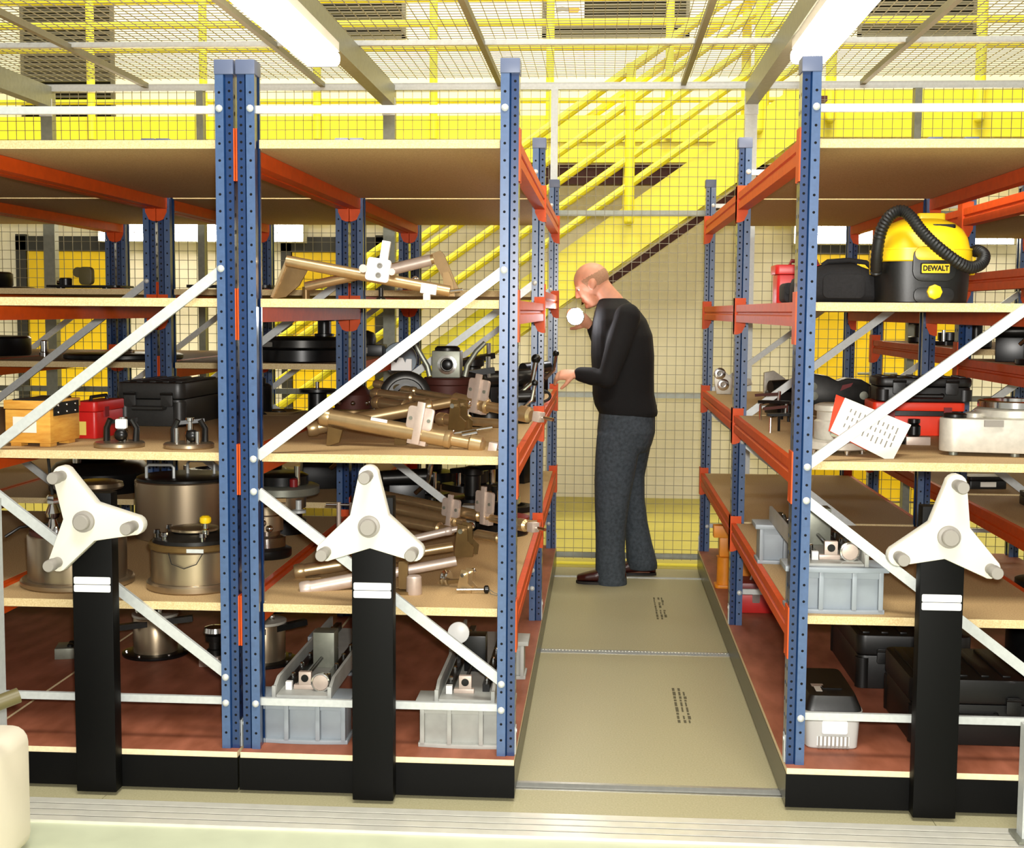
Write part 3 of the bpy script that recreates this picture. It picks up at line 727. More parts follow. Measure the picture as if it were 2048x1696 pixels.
part('foot', MB().lathe([(.10, 0), (.10, .05), (.085, .06), (.085, .10)], n=36), BLKM, t)
part('hub', MB().lathe([(.095, .1005), (.10, .105), (.10, .15), (.12, .158)], n=40), STEEL, t)
part('rim', MB().lathe([(.15, .1585), (.155, .163), (.155, .19), (.145, .196), (.05, .20)], n=48), GALVD, t)
part('crown', MB().lathe([(.11, .2005), (.11, .235), (.09, .245)], n=36), BLKM, t)
part('red_cap', MB().lathe([(.017, .0), (.017, .03), (.01, .034)], (.075, -.10, .2005), n=14), DRED, t)
part('pin', MB().cyl((.08, -.06, .2005), (.08, -.06, .28), .012, n=12), CHROME, t)
part('side_bolt', MB().cyl((-.11, -.12, .06), (-.11, -.12, .24), .010, n=10), GALV, t)
part('small_valve', MB().lathe([(.03, 0), (.03, .01), (.012, .014), (.012, .05)], (.10, -.125, .10), n=14), GALV, t)

# ---- bronze telescopic supports
def support(label, p, q, r, clamp=None, m=None, rod=.22, foot=True, cap=True, tip=True, strip=False, cs=1., facing=-1):
    m = m or BRONZE
    p, q = Vector(p), Vector(q); d = (q-p).normalized(); L = (q-p).length
    out = Vector((0, -1, 0)); out = (out-d*out.dot(d)).normalized(); up = d.cross(out)*-1
    if up.z < 0: up = -up
    t = thing('tube_support', label, 'support', tuple(p), 0, 'bronze telescopic supports')
    P = lambda *a, **k: wpart(*a[:2], a[2], t, **k)
    j = p+d*L*(1-rod)
    P('tube', MB().cyl(p+d*.012, j, r, n=20), m)
    if cap: P('end_cap', MB().lathe([(r*1.0, -.006), (r*1.16, 0), (r*1.16, .022), (r*1.05, .030)], p, d, 20), m)
    P('sliding_rod', MB().cyl(j-d*.004, q, r*.72, n=16), m)
    P('collar', MB().lathe([(r*1.02, -.012), (r*1.10, -.008), (r*1.10, .006), (r*.8, .012)], j, d, 20), m)
    if tip:
        P('knuckle', MB().lathe([(r*.8, -.002), (r*1.12, .004), (r*1.12, .040), (r*.7, .048)], q, d, 18), m)
        tb = q+d*.064
        P('tip_block', MB().bar(tb, tb+d*.028, .034, .034, up=up), PINKM, bevel=.002)
        P('tip_pin', MB().cyl(tb+d*.030, tb+d*.075, .006, n=10), CHROME)
    if foot:
        a = p+d*.03-up*(r+.001)
        zf = p.z-r
        P('foot_plate', MB().prism([(0, 0), (.05, -.004), (.045, -.045), (.012, -.062), (.004, -.062)], a+out*.006, d, up, .012), BRONZED)
    if strip:
        s0 = p+d*L*.34
        P('white_strip', MB().bar(s0+up*r*.72+out*r*.72, s0+d*.055+up*r*.72+out*r*.72, .002, .016, up=(up-out*.0).normalized()), WHITE)
    if clamp is not None:
        for cpos in (clamp if isinstance(clamp, (list, tuple)) else [clamp]):
            c = p+d*L*cpos
            cu = (up*1.0+d*.02).normalized()
            body = P('clamp_body', MB().bar(c-cu*(r+.006)*1.05, c+cu*(r+.006), r*2.3, r*1.3, up=out).bar(c+out*(r*1.02)-cu*r*1.15, c+out*(r*1.02)+cu*.105*cs, r*.95*cs, .012, up=out), PINKM, bevel=.0015)
            ear = []
            w2, h2, rr = .043*cs, .036*cs, .010
            for (sx, sy, t0) in ((1, 1, 0), (-1, 1, 90), (-1, -1, 180), (1, -1, 270)):
                for k in range(4):
                    a = math.radians(t0+30*k); ear.append((sx*(w2-rr)+rr*math.cos(a), sy*(h2-rr)+rr*math.sin(a)))
            ec = c+cu*.052*cs+out*(r*.35)
            P('clamp_plate', MB().prism(ear, ec+out*0.0, d, cu, .012) if d.cross(cu).dot(out) > 0 else MB().prism([(-x, y) for x, y in ear], ec+out*.012, -d, cu, .012), PINKM, bevel=.0012)
            for sx in (-1, 1):
                b0 = ec+d*sx*.030*cs-cu*.004+out*.012
                P('clamp_bolt', MB().cyl(b0, b0+out*.004, .006, n=10), GALVD)
    return t
def yoke(label, c, d, u, sc=1., m=None, group='dark bronze yokes'):
    # forked bracket of two plates and a cross pin
    t = thing('yoke_bracket', label, 'bracket', c, 0, group)
    c = Vector(c); d = Vector(d).normalized(); u = Vector(u).normalized(); o = d.cross(u)
    P = [(-.022, 0), (.03, .004), (.034, .03), (.016, .045), (.014, .088), (-.012, .092), (-.018, .05)]
    P = [(x*sc, y*sc) for x, y in P]
    for s in (-1, 1):
        wpart('side_plate', MB().prism(P, c+o*s*.022*sc, d, u, .006*sc), m or BRONZED, t)
    wpart('web', MB().bar(c-o*.022*sc+u*.02*sc+d*.005, c+o*.022*sc+u*.02*sc+d*.005, .03*sc, .024*sc, up=u), m or BRONZED, t)
    wpart('pin', MB().cyl(c-o*.05*sc+u*.075*sc, c+o*.045*sc+u*.075*sc, .007*sc, n=10), CHROME, t)
    wpart('pin_knob', MB().ball(c-o*.055*sc+u*.075*sc, .011*sc, 10, 8), CHROME, t)
    return t
support('bronze tube with a white strip and pale clamp, lying nearest on the middle shelf', (-0.904, 0.300, 1.144), (-0.415, 0.230, 1.068), .027, clamp=.66, strip=True, rod=.14)
support('bronze tube crossing under the one with the white strip, its cap furthest left', (-0.988, 0.480, 1.085), (-0.520, 0.620, 1.172), .024, clamp=None, rod=.16, tip=False, foot=False)
yoke('dark bronze fork standing at the right end of the crossing tube, middle shelf', (-0.470, 0.420, 1.090), (.9, -.35, 0), (0, 0, 1), 1.15)
support('bronze tube with a pale clamp running behind the aisle-side front upright, middle shelf', (-0.519, 0.660, 1.180), (-0.273, 0.500, 1.146), .024, clamp=.40, rod=.5, foot=False, cap=False)
support('thin bronze tube at the back of the pile on the middle shelf', (-0.885, 1.220, 1.199), (-0.561, 1.050, 1.158), .015, rod=.5, foot=False, tip=False)
support('bronze tube with a bright ringed joint at the back of the middle shelf pile', (-0.872, 1.100, 1.169), (-0.520, 0.880, 1.151), .019, rod=.55, foot=False, tip=False)
support('bronze tube peeping out under the ringed one, its cap facing left', (-0.844, 0.980, 1.144), (-0.635, 0.800, 1.134), .022, rod=.4, foot=False, tip=False)
support('bronze tube at the far right of the middle shelf pile, ending at the front upright', (-0.550, 0.550, 1.118), (-0.297, 0.360, 1.120), .020, rod=.6, foot=False, tip=False)
yoke('small dark bronze fork under the clamp on the middle shelf', (-0.654, 0.360, 1.047), (1, -.2, 0), (0, 0, 1), .8)
t = thing('rod_clamp', 'shiny jointed rod lying in front of the forks on the middle shelf', 'fixture', (-0.434, 0.340, 1.081))
wpart('rod', MB().cyl((-0.483, 0.340, 1.087), (-0.352, 0.340, 1.110), .008, n=12), CHROME, t)
wpart('ball', MB().ball((-0.486, 0.340, 1.090), .013, 12, 8), CHROME, t)
wpart('barrel', MB().cyl((-0.449, 0.330, 1.082), (-0.400, 0.330, 1.092), .013, n=14), CHROME, t)
t = thing('gearbox', 'dark brown gearbox with bolt heads behind the long diagonal brace, middle shelf', 'machine part', (-1.0, 1.35, Z2))
part('housing', MB().lathe([(.07, 0), (.075, .01), (.075, .10), (.05, .135)], n=24), BROWN, t)
part('flange', MB().lathe([(.085, .02), (.088, .024), (.088, .04), (.085, .044)], n=28), BRONZED, t)
for a in (200, 240, 280, 320): part('bolt', MB().ball((.086*math.cos(math.radians(a)), .086*math.sin(math.radians(a)), .07), .010, 10, 8), CHROME, t)
t = thing('lens_gearhead', 'grey square gear head with a round lens port on a dark drum', 'machine part', (-.612, 1.30, Z2))
part('drum', MB().lathe([(.085, 0), (.09, .008), (.09, .145), (.098, .15), (.098, .170), (.09, .176)], n=40), BROWN, t)
hb_ = part('head_block', MB().span((-.056, -.055, .1765), (.056, .055, .282)), GALVD, t, bevel=.004)
part('lens_ring', MB().lathe([(.034, 0), (.038, .004), (.038, .012), (.027, .013), (.024, .004)], (.006, -.0555, .228), (0, -1, 0), 28), CHROME, hb_)
part('lens', MB().ball((.006, -.057, .228), .024, 16, 10, sc=(1, .35, 1)), BLKM, hb_)
part('top_cap', MB().lathe([(.05, .2825), (.05, .292), (.04, .30)], n=24), DARK, t)
part('lever', MB().tube([(-.070, .0, .18), (-.08, 0, .22), (-.115, 0, .28), (-.13, 0, .31)], [.012, .011, .010, .009], 10), GALVD, t)
part('lever', MB().tube([(.07, 0, .18), (.08, 0, .225), (.115, 0, .28), (.15, 0, .315)], [.012, .011, .010, .009], 10), GALVD, t)
t = thing('ring_housing', 'dark grey round housing tipped on its side left of the lens gear head', 'machine part', (-.765, 1.20, Z2))
part('shell', MB().lathe([(.098, 0), (.102, .006), (.102, .05), (.088, .058), (.075, .058), (.07, .03)], (0, .0, .103), (.15, -1, .0), 40), DARK, t)
part('inner_ring', MB().lathe([(.05, .02), (.055, .05), (.04, .052), (.025, .03)], (0, 0, .103), (.15, -1, .0), 30), BLKM, t)
part('white_bracket', MB().prism([(0, 0), (.08, 0), (.08, .045), (.06, .045), (.055, .03), (.045, .05), (.03, .05), (.02, .03), (0, .04)], (-.05, -.03, .207), (1, 0, 0), (0, 0, 1), .012), WHITE, t)
# crowded black parts at the aisle end of the middle shelf
def clutter(label, loc, kind, sc=1., rz=0.):
    t = thing('machine_part', label, 'machine part', loc, rz)
    s = sc
    if kind == 0:
        part('base', MB().lathe([(.05*s, 0), (.055*s, .006*s), (.055*s, .03*s), (.03*s, .036*s)], n=28), BLKM, t)
        part('column', MB().lathe([(.022*s, .0362*s), (.022*s, .09*s), (.03*s, .094*s), (.03*s, .11*s), (.012*s, .116*s)], n=20), DARK, t)
        part('arm', MB().bar((-.06*s, 0, .10*s), (.07*s, -.01*s, .118*s), .02*s, .014*s), BLKM, t)
        part('pin', MB().cyl((.055*s, -.01*s, .10*s), (.055*s, -.01*s, .15*s), .006*s, n=10), CHROME, t)
    elif kind == 1:
        part('plate', MB().rbox((0, 0, .008*s), (.13*s, .10*s, .016*s), .02*s), DARK, t)
        part('ring', MB().lathe([(.04*s, .0165*s), (.046*s, .02*s), (.046*s, .05*s), (.034*s, .052*s), (.03*s, .03*s)], n=28), BLKM, t)
        part('post', MB().cyl((.045*s, -.03*s, .0165*s), (.045*s, -.03*s, .085*s), .008*s, n=12), CHROME, t)
        part('post', MB().cyl((-.05*s, -.02*s, .0165*s), (-.05*s, -.02*s, .06*s), .007*s, n=12), CHROME, t)
    elif kind == 2:
        part('body', MB().span((-.045*s, -.04*s, 0), (.045*s, .04*s, .07*s)), BLKM, t, bevel=.004)
        part('barrel', MB().cyl((-.06*s, -.02*s, .085*s), (.065*s, -.02*s, .09*s), .02*s, n=18), DARK, t)
        part('lever', MB().tube([(.02*s, -.045*s, .05*s), (.05*s, -.06*s, .08*s), (.06*s, -.06*s, .13*s)], .006*s), CHROME, t)
        part('knob', MB().ball((.06*s, -.06*s, .135*s), .011*s, 10, 8), BLKM, t)
    else:
        part('flat_ring', MB().lathe([(.06*s, 0), (.065*s, .004*s), (.065*s, .016*s), (.045*s, .018*s), (.04*s, .004*s)], n=32), BLKM, t)
        part('boss', MB().lathe([(.03*s, .0185*s), (.03*s, .04*s), (.016*s, .046*s)], n=20), CHROME, t)
        part('boss_pin', MB().cyl((-.04*s, -.02*s, .018*s), (-.04*s, -.02*s, .07*s), .008*s, n=10), DARK, t)
    return t
clutter('black post clamp with a long arm, right of the lens gear head', (-.555, 1.42, Z2), 0, 1.7, .3)
clutter('black ring fixture with two chrome posts behind the aisle front upright', (-.43, 1.12, Z2), 1, 1.5, -.2)
clutter('black block with a lever, aisle side of the middle shelf between two uprights', (-.338, 1.28, Z2), 2, 1.2, .1)
clutter('black lever block further back on the middle shelf, by the middle upright', (-.42, 1.62, Z2), 2, 1.8, .5)
clutter('flat black ring at the aisle edge of the rear middle shelf', (-.335, 2.15, Z2), 3, 1.1, 0)
clutter('black post clamp deep in the rear middle shelf', (-.62, 2.4, Z2), 0, 1.9, 1.0)
clutter('ring fixture deep in the rear middle shelf near the aisle', (-.42, 2.75, Z2), 1, 1.8, .6)
clutter('tall lever block at the far end of the middle shelf near the man', (-.38, 3.15, Z2), 2, 1.6, .9)
t = thing('hand_ring', 'black ring grip hanging over the aisle edge of the middle shelf', 'handle', (-.29, 2.42, Z2))
part('grip_ring', MB().tube([(.045*math.cos(a), .018*math.sin(a), .034+.026*math.sin(a)) for a in [2*PI*k/24 for k in range(24)]], .007, 8, closed=True), BLKR, t)
part('stem', MB().tube([(-.04, 0, .034), (-.07, 0, .02), (-.09, 0, .007)], .006), BLKM, t)
# ---- triangle bracket assembly on the eye-level shelf
t = thing('bracket_assembly', 'bronze bracket frame with a white clamp block on the eye-level shelf', 'bracket', (-0.744, 0.240, 1.526)[:2]+(Z3,))
def tp(name, mb, m, **k): return wpart(name, mb, m, t, **k)
tp('main_tube', MB().cyl((-0.999, 0.220, 1.641), (-0.479, 0.220, 1.548), .018, n=18), BRONZE)
tp('cross_tube', MB().cyl((-0.978, 0.400, 1.563), (-0.553, 0.400, 1.656), .016, n=18), BRONZE)
tp('sleeve', MB().cyl((-0.698, 0.400, 1.620), (-0.562, 0.400, 1.653), .019, n=18), PINKM)
A0 = (-1.054, 0.260, 1.531)
tp('end_plate', MB().prism([(0, 0), (.045, .008), (.088, .045), (.128, .118), (.055, .134), (.048, .128)], (A0[0], .26, Z3), (1, 0, 0), (0, 0, 1), .012), BRONZED)
tp('end_plate_edge', MB().bar((A0[0]+.002, .247, Z3+.006), (A0[0]+.055, .247, Z3+.132), .024, .008, up=(1, 0, 0)), BRONZE)
B0_ = (-0.562, 0.400, 1.672)
tp('right_arm', MB().prism([(0, 0), (.03, .012), (.042, 0), (.085, -.10), (.098, -.128), (.075, -.128), (.04, -.08), (.012, -.03)], (B0_[0], .41, B0_[2]), (1, 0, 0), (0, 0, 1), .016), BRONZED)
tp('small_lug', MB().prism([(0, 0), (.02, .004), (.034, -.03), (.04, -.075), (.02, -.075), (.004, -.05)], ((-0.511, 0.300, 1.608)[0], .30, (-0.511, 0.300, 1.608)[2]), (1, 0, 0), (0, 0, 1), .014), BRONZED)
cb_ = Vector((-0.701, 0.190, 1.613)); rt = Matrix.Rotation(-.15, 3, 'Y')
blk = tp('clamp_block', MB().rbox((0, 0, 0), (.078, .020, .076), .010, axis='y').shift((0, 0, 0)), WHITE) if False else None
m_ = MB().rbox((0, 0, 0), (.074, .020, .072), .010, axis='y'); m_.box((.012, 0, .062), (.026, .018, .062))
m_.v = [tuple(Matrix.Rotation(.16, 3, 'Y') @ Vector(v)+cb_) for v in m_.v]
blk = tp('clamp_block', m_, WHITE, bevel=.0015)
for dz in (-.016, .014):
    o_ = Matrix.Rotation(.16, 3, 'Y') @ Vector((.004, -.0105, dz))+cb_
    wpart('socket_screw', MB().lathe([(.009, 0), (.009, .003), (.005, .0032), (.004, .001)], o_, (0, -1, 0), 14), GREYD, t)
for (u_, v_) in ((732, 533), (778, 537)): pass
tp('block_ear', MB().cyl(cb_+Vector((-.046, .01, .004)), cb_+Vector((-.046, -.014, .004)), .013, n=14), PINKM)
tp('block_ear', MB().cyl(cb_+Vector((.044, .01, -.006)), cb_+Vector((.044, -.014, -.006)), .011, n=14), PINKM)
sb = Vector((-0.543, 0.200, 1.555))
tp('small_block', MB().box(sb, (.05, .02, .032), rot=Matrix.Rotation(.15, 3, 'Y')).box(sb+Vector((-.006, 0, -.026)), (.022, .02, .022)), WHITE, bevel=.0015)
tp('ball', MB().ball((-0.608, 0.360, 1.587), .012, 10, 8), CHROME)
tp('foot', MB().cyl(((-0.978, 0.400, 1.536)[0], .40, Z3), ((-0.978, 0.400, 1.563)[0], .40, (-0.978, 0.400, 1.563)[2]), .012, n=12), BRONZED)
tp('foot', MB().lathe([(.016, 0), (.016, .006), (.008, .012), (.008, .04)], ((-0.721, 0.360, 1.531)[0], .36, Z3), n=12), DARK)
tp('tip_pin', MB().cyl((-0.479, 0.220, 1.548), (-0.439, 0.220, 1.553), .006, n=10), CHROME)

# ---- third shelf pile of tubes
support('polished tube with a white strip column behind it, nearest on the third shelf', (-0.961, 0.240, 0.582), (-0.470, 0.340, 0.668), .023, m=PINKM, rod=.42, foot=False, tip=False)
support('gold bronze tube lying behind the polished tube on the third shelf', (-1.027, 0.440, 0.600), (-0.505, 0.550, 0.678), .023, rod=.35, foot=True, tip=False)
support('long bronze tube at the top rear of the third shelf pile', (-0.899, 1.300, 0.751), (-0.290, 0.720, 0.733), .020, clamp=.80, rod=.25, foot=False, cs=1.1)
support('bronze tube with a clamp just under the long rear one, third shelf', (-0.837, 1.120, 0.730), (-0.502, 0.900, 0.704), .022, clamp=.86, rod=.1, foot=False, tip=False, cs=.95)
support('dark bronze tube half hidden behind the white handwheel, third shelf', (-0.814, 0.980, 0.707), (-0.531, 0.780, 0.694), .021, rod=.2, foot=False, tip=False)
support('bright thin tube sloping up to the right on the third shelf', (-0.745, 0.560, 0.674), (-0.450, 0.600, 0.742), .014, m=PINKM, rod=.25, foot=False, tip=False, cap=False)
support('bronze tube ending at the aisle upright on the third shelf', (-0.434, 0.620, 0.711), (-0.285, 0.480, 0.713), .018, rod=.4, foot=False, tip=False, cap=False)
yoke('dark bronze fork in the middle of the third shelf pile', (-0.459, 0.520, 0.651), (1, -.2, 0), (0, 0, 1), 1.25)
yoke('tan bronze fork lying at the front of the third shelf', (-0.434, 0.280, 0.568), (1, -.3, 0), (.1, 0, 1), .95, m=BRONZE)
t = thing('quick_pin', 'small chrome quick release pin with a wire loop, front right of the third shelf', 'pin', (-0.401, 0.240, 0.580)[:2]+(Z1,))
part('pin', MB().cyl((-.055, 0, .014), (.03, .01, .014), .005, n=10), CHROME, t)
part('head', MB().lathe([(.008, 0), (.013, .004), (.013, .014), (.006, .018)], (.031, .01, .014), (1, .1, 0), 12), BLKM, t)
part('wire_loop', MB().tube([(.05, .01, .014), (.065, -.01, .008), (.085, -.02, .004), (.075, -.03, .004), (.055, -.02, .006), (.05, .005, .012)], .0012, 6), GALVD, t)
t = thing('support_cylinder', 'short pale metal cylinder foot beside the handwheel column, third shelf', 'fixture', (-0.592, 0.220, 0.568)[:2]+(Z1,))
part('barrel', MB().lathe([(.024, 0), (.026, .004), (.024, .055), (.020, .06)], n=20), PINKM, t)
part('base', MB().rbox((-.03, .01, .005), (.08, .06, .01), .012), BRONZED, t)
part('upright_plate', MB().rbox((-.036, .012, .06), (.03, .02, .09), .006, axis='y'), BRONZED, t)
t = thing('pulley', 'small chrome pulley on its side in front of the tan fork, third shelf', 'fixture', (-0.504, 0.360, 0.583)[:2]+(Z1,))
part('wheel', MB().lathe([(.022, -.012), (.026, -.008), (.018, -.002), (.018, .002), (.026, .008), (.022, .012)], (0, 0, .026), (.9, -.4, 0), 22), CHROME, t)
part('fork', MB().bar((-.02, .0, .012), (.05, -.01, .02), .02, .012), BRONZED, t)
t = thing('peg_frame', 'two pale pegs joined by a chrome bar, left of the middle handwheel', 'fixture', (-1.011, 1.100, 0.632)[:2]+(Z1,))
for x in (0, .05): part('peg', MB().cyl((x, 0, .0), (x, 0, .165), .009, n=12), PINKM, t)
part('cross_bar', MB().cyl((-.05, 0, .155), (.09, 0, .155), .005, n=10), CHROME, t)
for (lab, u_, v_, Y_, k, s_) in (('grey box machine on the rear third shelf behind the tubes', 780, 975, 2.2, 2, 1.5), ('dark ring fixture at the rear of the third shelf', 850, 985, 2.4, 1, 1.6), ('dark post machine on the rear third shelf near the aisle upright', 945, 985, 2.1, 0, 1.7), ('black ring part at the aisle edge of the rear third shelf', 1020, 1000, 2.05, 3, 1.6)):
    a = {780: -0.987, 850: -0.847, 945: -0.587, 1020: -0.410}[u_]; clutter(lab, (a, Y_, .58), k, s_, random.uniform(-.5, .5))
for (lab, loc, k, s_, rz) in (('black lever block just behind the middle uprights, rear third shelf', (-.88, 2.0, .58), 2, 1.8, .2), ('squat black ring fixture in the middle of the rear third shelf', (-.66, 2.75, .58), 1, 2.0, .7), ('tall black post clamp at the back of the third shelf', (-.88, 3.0, .58), 0, 2.0, 1.4), ('black lever block deep at the aisle side of the third shelf', (-.45, 3.1, .58), 2, 1.9, -.4), ('wide flat ring behind the tube clamps on the third shelf', (-.62, 1.52, .58), 3, 1.9, 0), ('black lever block behind the steel hub, left third shelf', (-1.35, 2.35, .634), 2, 2.0, .3), ('black post clamp behind the lidded drum, left third shelf', (-1.62, 2.5, .634), 0, 2.1, .8), ('black ring fixture behind the lidded drum, left third shelf', (-1.85, 2.2, .634), 1, 2.0, .1)):
    clutter(lab, loc, k, s_, rz)
t = thing('red_disc_base', 'dark red round base behind the aisle upright on the third shelf', 'machine part', (-.40, 1.42, Z1))
part('base', MB().lathe([(.105, 0), (.11, .006), (.11, .05), (.10, .058)], n=40), BLKM, t)
part('red_rim', MB().lathe([(.10, .0585), (.112, .062), (.112, .072), (.07, .078)], n=40), DRED, t)
part('motor', MB().lathe([(.05, .0785), (.05, .12), (.035, .13)], n=24), BLKM, t)
part('grey_box', MB().span((-.16, -.05, .03), (-.105, .02, .12)), GREYD, t, bevel=.003)

# ---- grey cradles
def cradle(label, loc, paint, dial, L=.93, blk=None, variant=0):
    t = thing('machine_cradle', label, 'cradle', loc, 0, 'grey machine cradles')
    for (yc, nm) in ((.07, 'front_pedestal'), (L-.07, 'rear_pedestal')):
        arc = [(-.155+.31*k/12, -.066-.012*math.sin(PI*k/12)) for k in range(13)]
        pl = arc+[(.155, .066), (-.155, .066)]
        m = MB().prism(pl, (0, yc, .128), (1, 0, 0), (0, 1, 0), .016)
        arcb = [(-.145+.29*k/12, -.058-.010*math.sin(PI*k/12)) for k in range(13)]
        m.prism(arcb+[(.145, .058), (-.145, .058)], (0, yc, 0), (1, 0, 0), (0, 1, 0), .013)
        m.span((-.138, yc-.045, .0125), (.138, yc+.045, .1285))
        pd = part(nm, m, paint, t, bevel=.0015)
        for x in (-.132, -.047, .052, .132):
            part('rib', MB().span((x-.007, yc-.062-.008*math.cos(x*9), .0132), (x+.007, yc-.0455, .1278)), paint, pd, bevel=.002)
        part('top_lip', MB().span((-.132, yc-.060, .108), (.132, yc-.0455, .1279)), paint, pd)
    for s in (-1, 1):
        m = MB().prism([(.02, 0), (L-.02, 0), (L-.02, .052), (.075, .052), (.03, .034)], (s*.088-.005, 0, .1443), (0, 1, 0), (0, 0, 1), .010)
        part('side_rail', m, PAINTG2, t)
        part('front_tab', MB().span((s*.088-.006, .010, .1443), (s*.088+.006, .0195, .182)), PAINTG2, t, bevel=.001)
        part('slide_rail', MB().span((s*.058-.011, .11, .152), (s*.058+.011, L-.03, .176)), BLKM, t)
        for k in range(6):
            part('rail_bolt', MB().lathe([(.007, .1762), (.007, .186), (.004, .189)], (s*.058, .15+.125*k, 0), n=10), CHROME, t)
    part('bed_plate', MB().span((-.082, .02, .1443), (.082, L-.02, .1515)), PAINTG2, t)
    bb_ = part('bearing_block', MB().span((-.042, .085, .1517), (.022, .105, .166)).span((-.026, .085, .166), (.014, .105, .208)), PINKM, t, bevel=.0015)
    part('bore', MB().lathe([(.012, 0), (.012, .0015)], (-.006, .0848, .188), (0, -1, 0), 18), BLKM, bb_)
    part('stop_block', MB().span((-.066, .075, .1517), (-.046, .095, .178)), WHITE, t, bevel=.001)
    part('lead_screw', MB().cyl((-.006, .1055, .186), (-.006, .34, .186), .006, n=10), DARK, t)
    part('slide_block', MB().span((-.036, .345, .1517), (.036, .42, .272)), GALVD if variant != 1 else BLKM, t, bevel=.002)
    if dial:
        dl = part('dial', MB().lathe([(.028, 0), (.030, .003), (.030, .016), (.026, .017), (.025, .013)], (.048, .083, .180), (0, -1, 0), 28), CHROME, t)
        part('dial_face', MB().lathe([(.025, 0), (.024, .001), (.01, .003)], (.048, .069, .180), (0, -1, 0), 24), PINKM, dl)
    return t
cradle('grey cradle with rails on the base shelf left of the middle handwheel column', (-.925, .055, B0), PAINTG, True)
c2 = cradle('worn pale cradle on the base shelf right of the middle handwheel column', (-.412, .055, B0), PAINTG2, False, variant=1)
part('dial_gauge', MB().lathe([(.034, 0), (.036, .004), (.036, .02), (.033, .022)], (-.055, .36, .282), (0, -1, .1), 28), WHITE, c2)
part('gauge_bracket', MB().bar((-.055, .365, .1517), (-.055, .365, .262), .012, .012, up=(0, 1, 0)), DARK, c2)
cradle('grey cradle with a round dial on the third shelf of the right rack', (.718, .06, Z1), PAINTG, True)

# ---- right rack, eye-level shelf
t = thing('toolbox', 'small red toolbox on the eye-level shelf behind the aisle front upright', 'toolbox', (.704, .80, Z3))
part('body', MB().rbox((0, 0, .05), (.20, .13, .10), .012), REDP, t, bevel=.003)
part('lid', MB().rbox((0, 0, .118), (.215, .145, .034), .016), REDP, t, bevel=.006)
part('carry_handle', MB().tube([(-.05, 0, .134), (-.045, 0, .15), (.045, 0, .15), (.05, 0, .134)], .006), DRED, t)
part('latch', MB().span((-.015, -.0755, .085), (.015, -.0665, .118)), DRED, t)
t = thing('tool_bag', 'soft black bag with a carry strap left of the vacuum cleaner', 'bag', (.742, .36, Z3))
m = MB(); prof = [(-.145, .035, .05), (-.135, .06, .075), (-.09, .07, .105), (-.03, .075, .122), (.05, .075, .122), (.10, .07, .105), (.14, .06, .075), (.152, .035, .05)]
n = 20; vs = []
for (x, hy, hz) in prof:
    for k in range(n):
        a = 2*PI*k/n; ca, sa = math.cos(a), math.sin(a)
        yy = math.copysign(abs(ca)**.55, ca)*hy; zz = math.copysign(abs(sa)**.55, sa)*hz/2+hz/2
        vs.append((x, yy, zz+.001))
fs = [(k*n+i, k*n+(i+1) % n, (k+1)*n+(i+1) % n, (k+1)*n+i) for k in range(len(prof)-1) for i in range(n)]
fs += [tuple(reversed(range(n))), tuple(range((len(prof)-1)*n, len(prof)*n))]; fs = [tuple(reversed(f)) for f in fs]
m.add(vs, fs); part('bag_body', m, CLOTH, t, ang=60)
part('carry_strap', MB().tube([(-.05, -.03, .118), (-.035, -.035, .130), (.03, -.035, .135), (.085, -.035, .128), (.13, -.03, .085)], .008), CLOTH, t)
part('front_pocket', MB().rbox((.01, -.078, .052), (.13, .012, .075), .018, axis='y'), CLOTH, t, bevel=.004)
part('zip', MB().tube([(-.12, 0, .092), (-.03, 0, .1245), (.05, 0, .1245), (.12, 0, .092)], .004, 6), BLKM, t)
t = thing('foam_block', 'low black padded pouch in front of the red toolbox at eye level', 'pouch', (.618, .45, Z3))
part('pouch_body', MB().rbox((0, 0, .033), (.072, .12, .064), .014, axis='y'), CLOTH, t, bevel=.006)
part('flap', MB().rbox((0, -.064, .046), (.066, .006, .034), .010, axis='y'), CLOTH, t)
# vacuum cleaner
t = thing('vacuum_cleaner', 'yellow and black workshop vacuum cleaner with a black hose', 'vacuum cleaner', (.985, .29, Z3))
def rings(data, n=40, p=3.2):
    m = MB(); vs = []
    for (z, a, b) in data:
        for k in range(n):
            th = 2*PI*k/n; c_, s_ = math.cos(th), math.sin(th)
            vs.append((math.copysign(abs(c_)**(2/p), c_)*a, math.copysign(abs(s_)**(2/p), s_)*b, z))
    N = len(data)
    fs = [(k*n+i, k*n+(i+1) % n, (k+1)*n+(i+1) % n, (k+1)*n+i) for k in range(N-1) for i in range(n)]
    fs += [tuple(reversed(range(n))), tuple(range((N-1)*n, N*n))]
    return m.add(vs, fs)
part('drum', rings([(.0, .128, .128), (.004, .134, .134), (.06, .138, .138), (.126, .140, .140)]), BLKP, t)
part('motor_head', rings([(.1265, .143, .143), (.130, .146, .146), (.162, .145, .145), (.168, .139, .139), (.20, .132, .130), (.225, .118, .115), (.245, .095, .092), (.258, .065, .065), (.263, .04, .04)]), YELP, t)
part('head_handle', MB().rbox((.02, -.03, .262), (.085, .05, .030), .012), YELP, t, bevel=.006)
part('grip_recess', MB().rbox((.045, -.078, .222), (.075, .05, .036), .012), BLKP, t, bevel=.004)
part('seam_band', rings([(.1625, .1462, .1462), (.1665, .1462, .1462)]), YELP, t)
for s in (-1, 1):
    part('latch', MB().rbox((s*.150, -.03, .125), (.014, .045, .075), .012, axis='x'), YELP, t, bevel=.003)
fp = part('front_panel', MB().rbox((.01, -.1425, .118), (.128, .012, .105), .030, axis='y'), BLKP, t, bevel=.003)
part('upper_panel', MB().rbox((.01, -.1475, .149), (.118, .010, .040), .018, axis='y'), YELP, fp, bevel=.002)
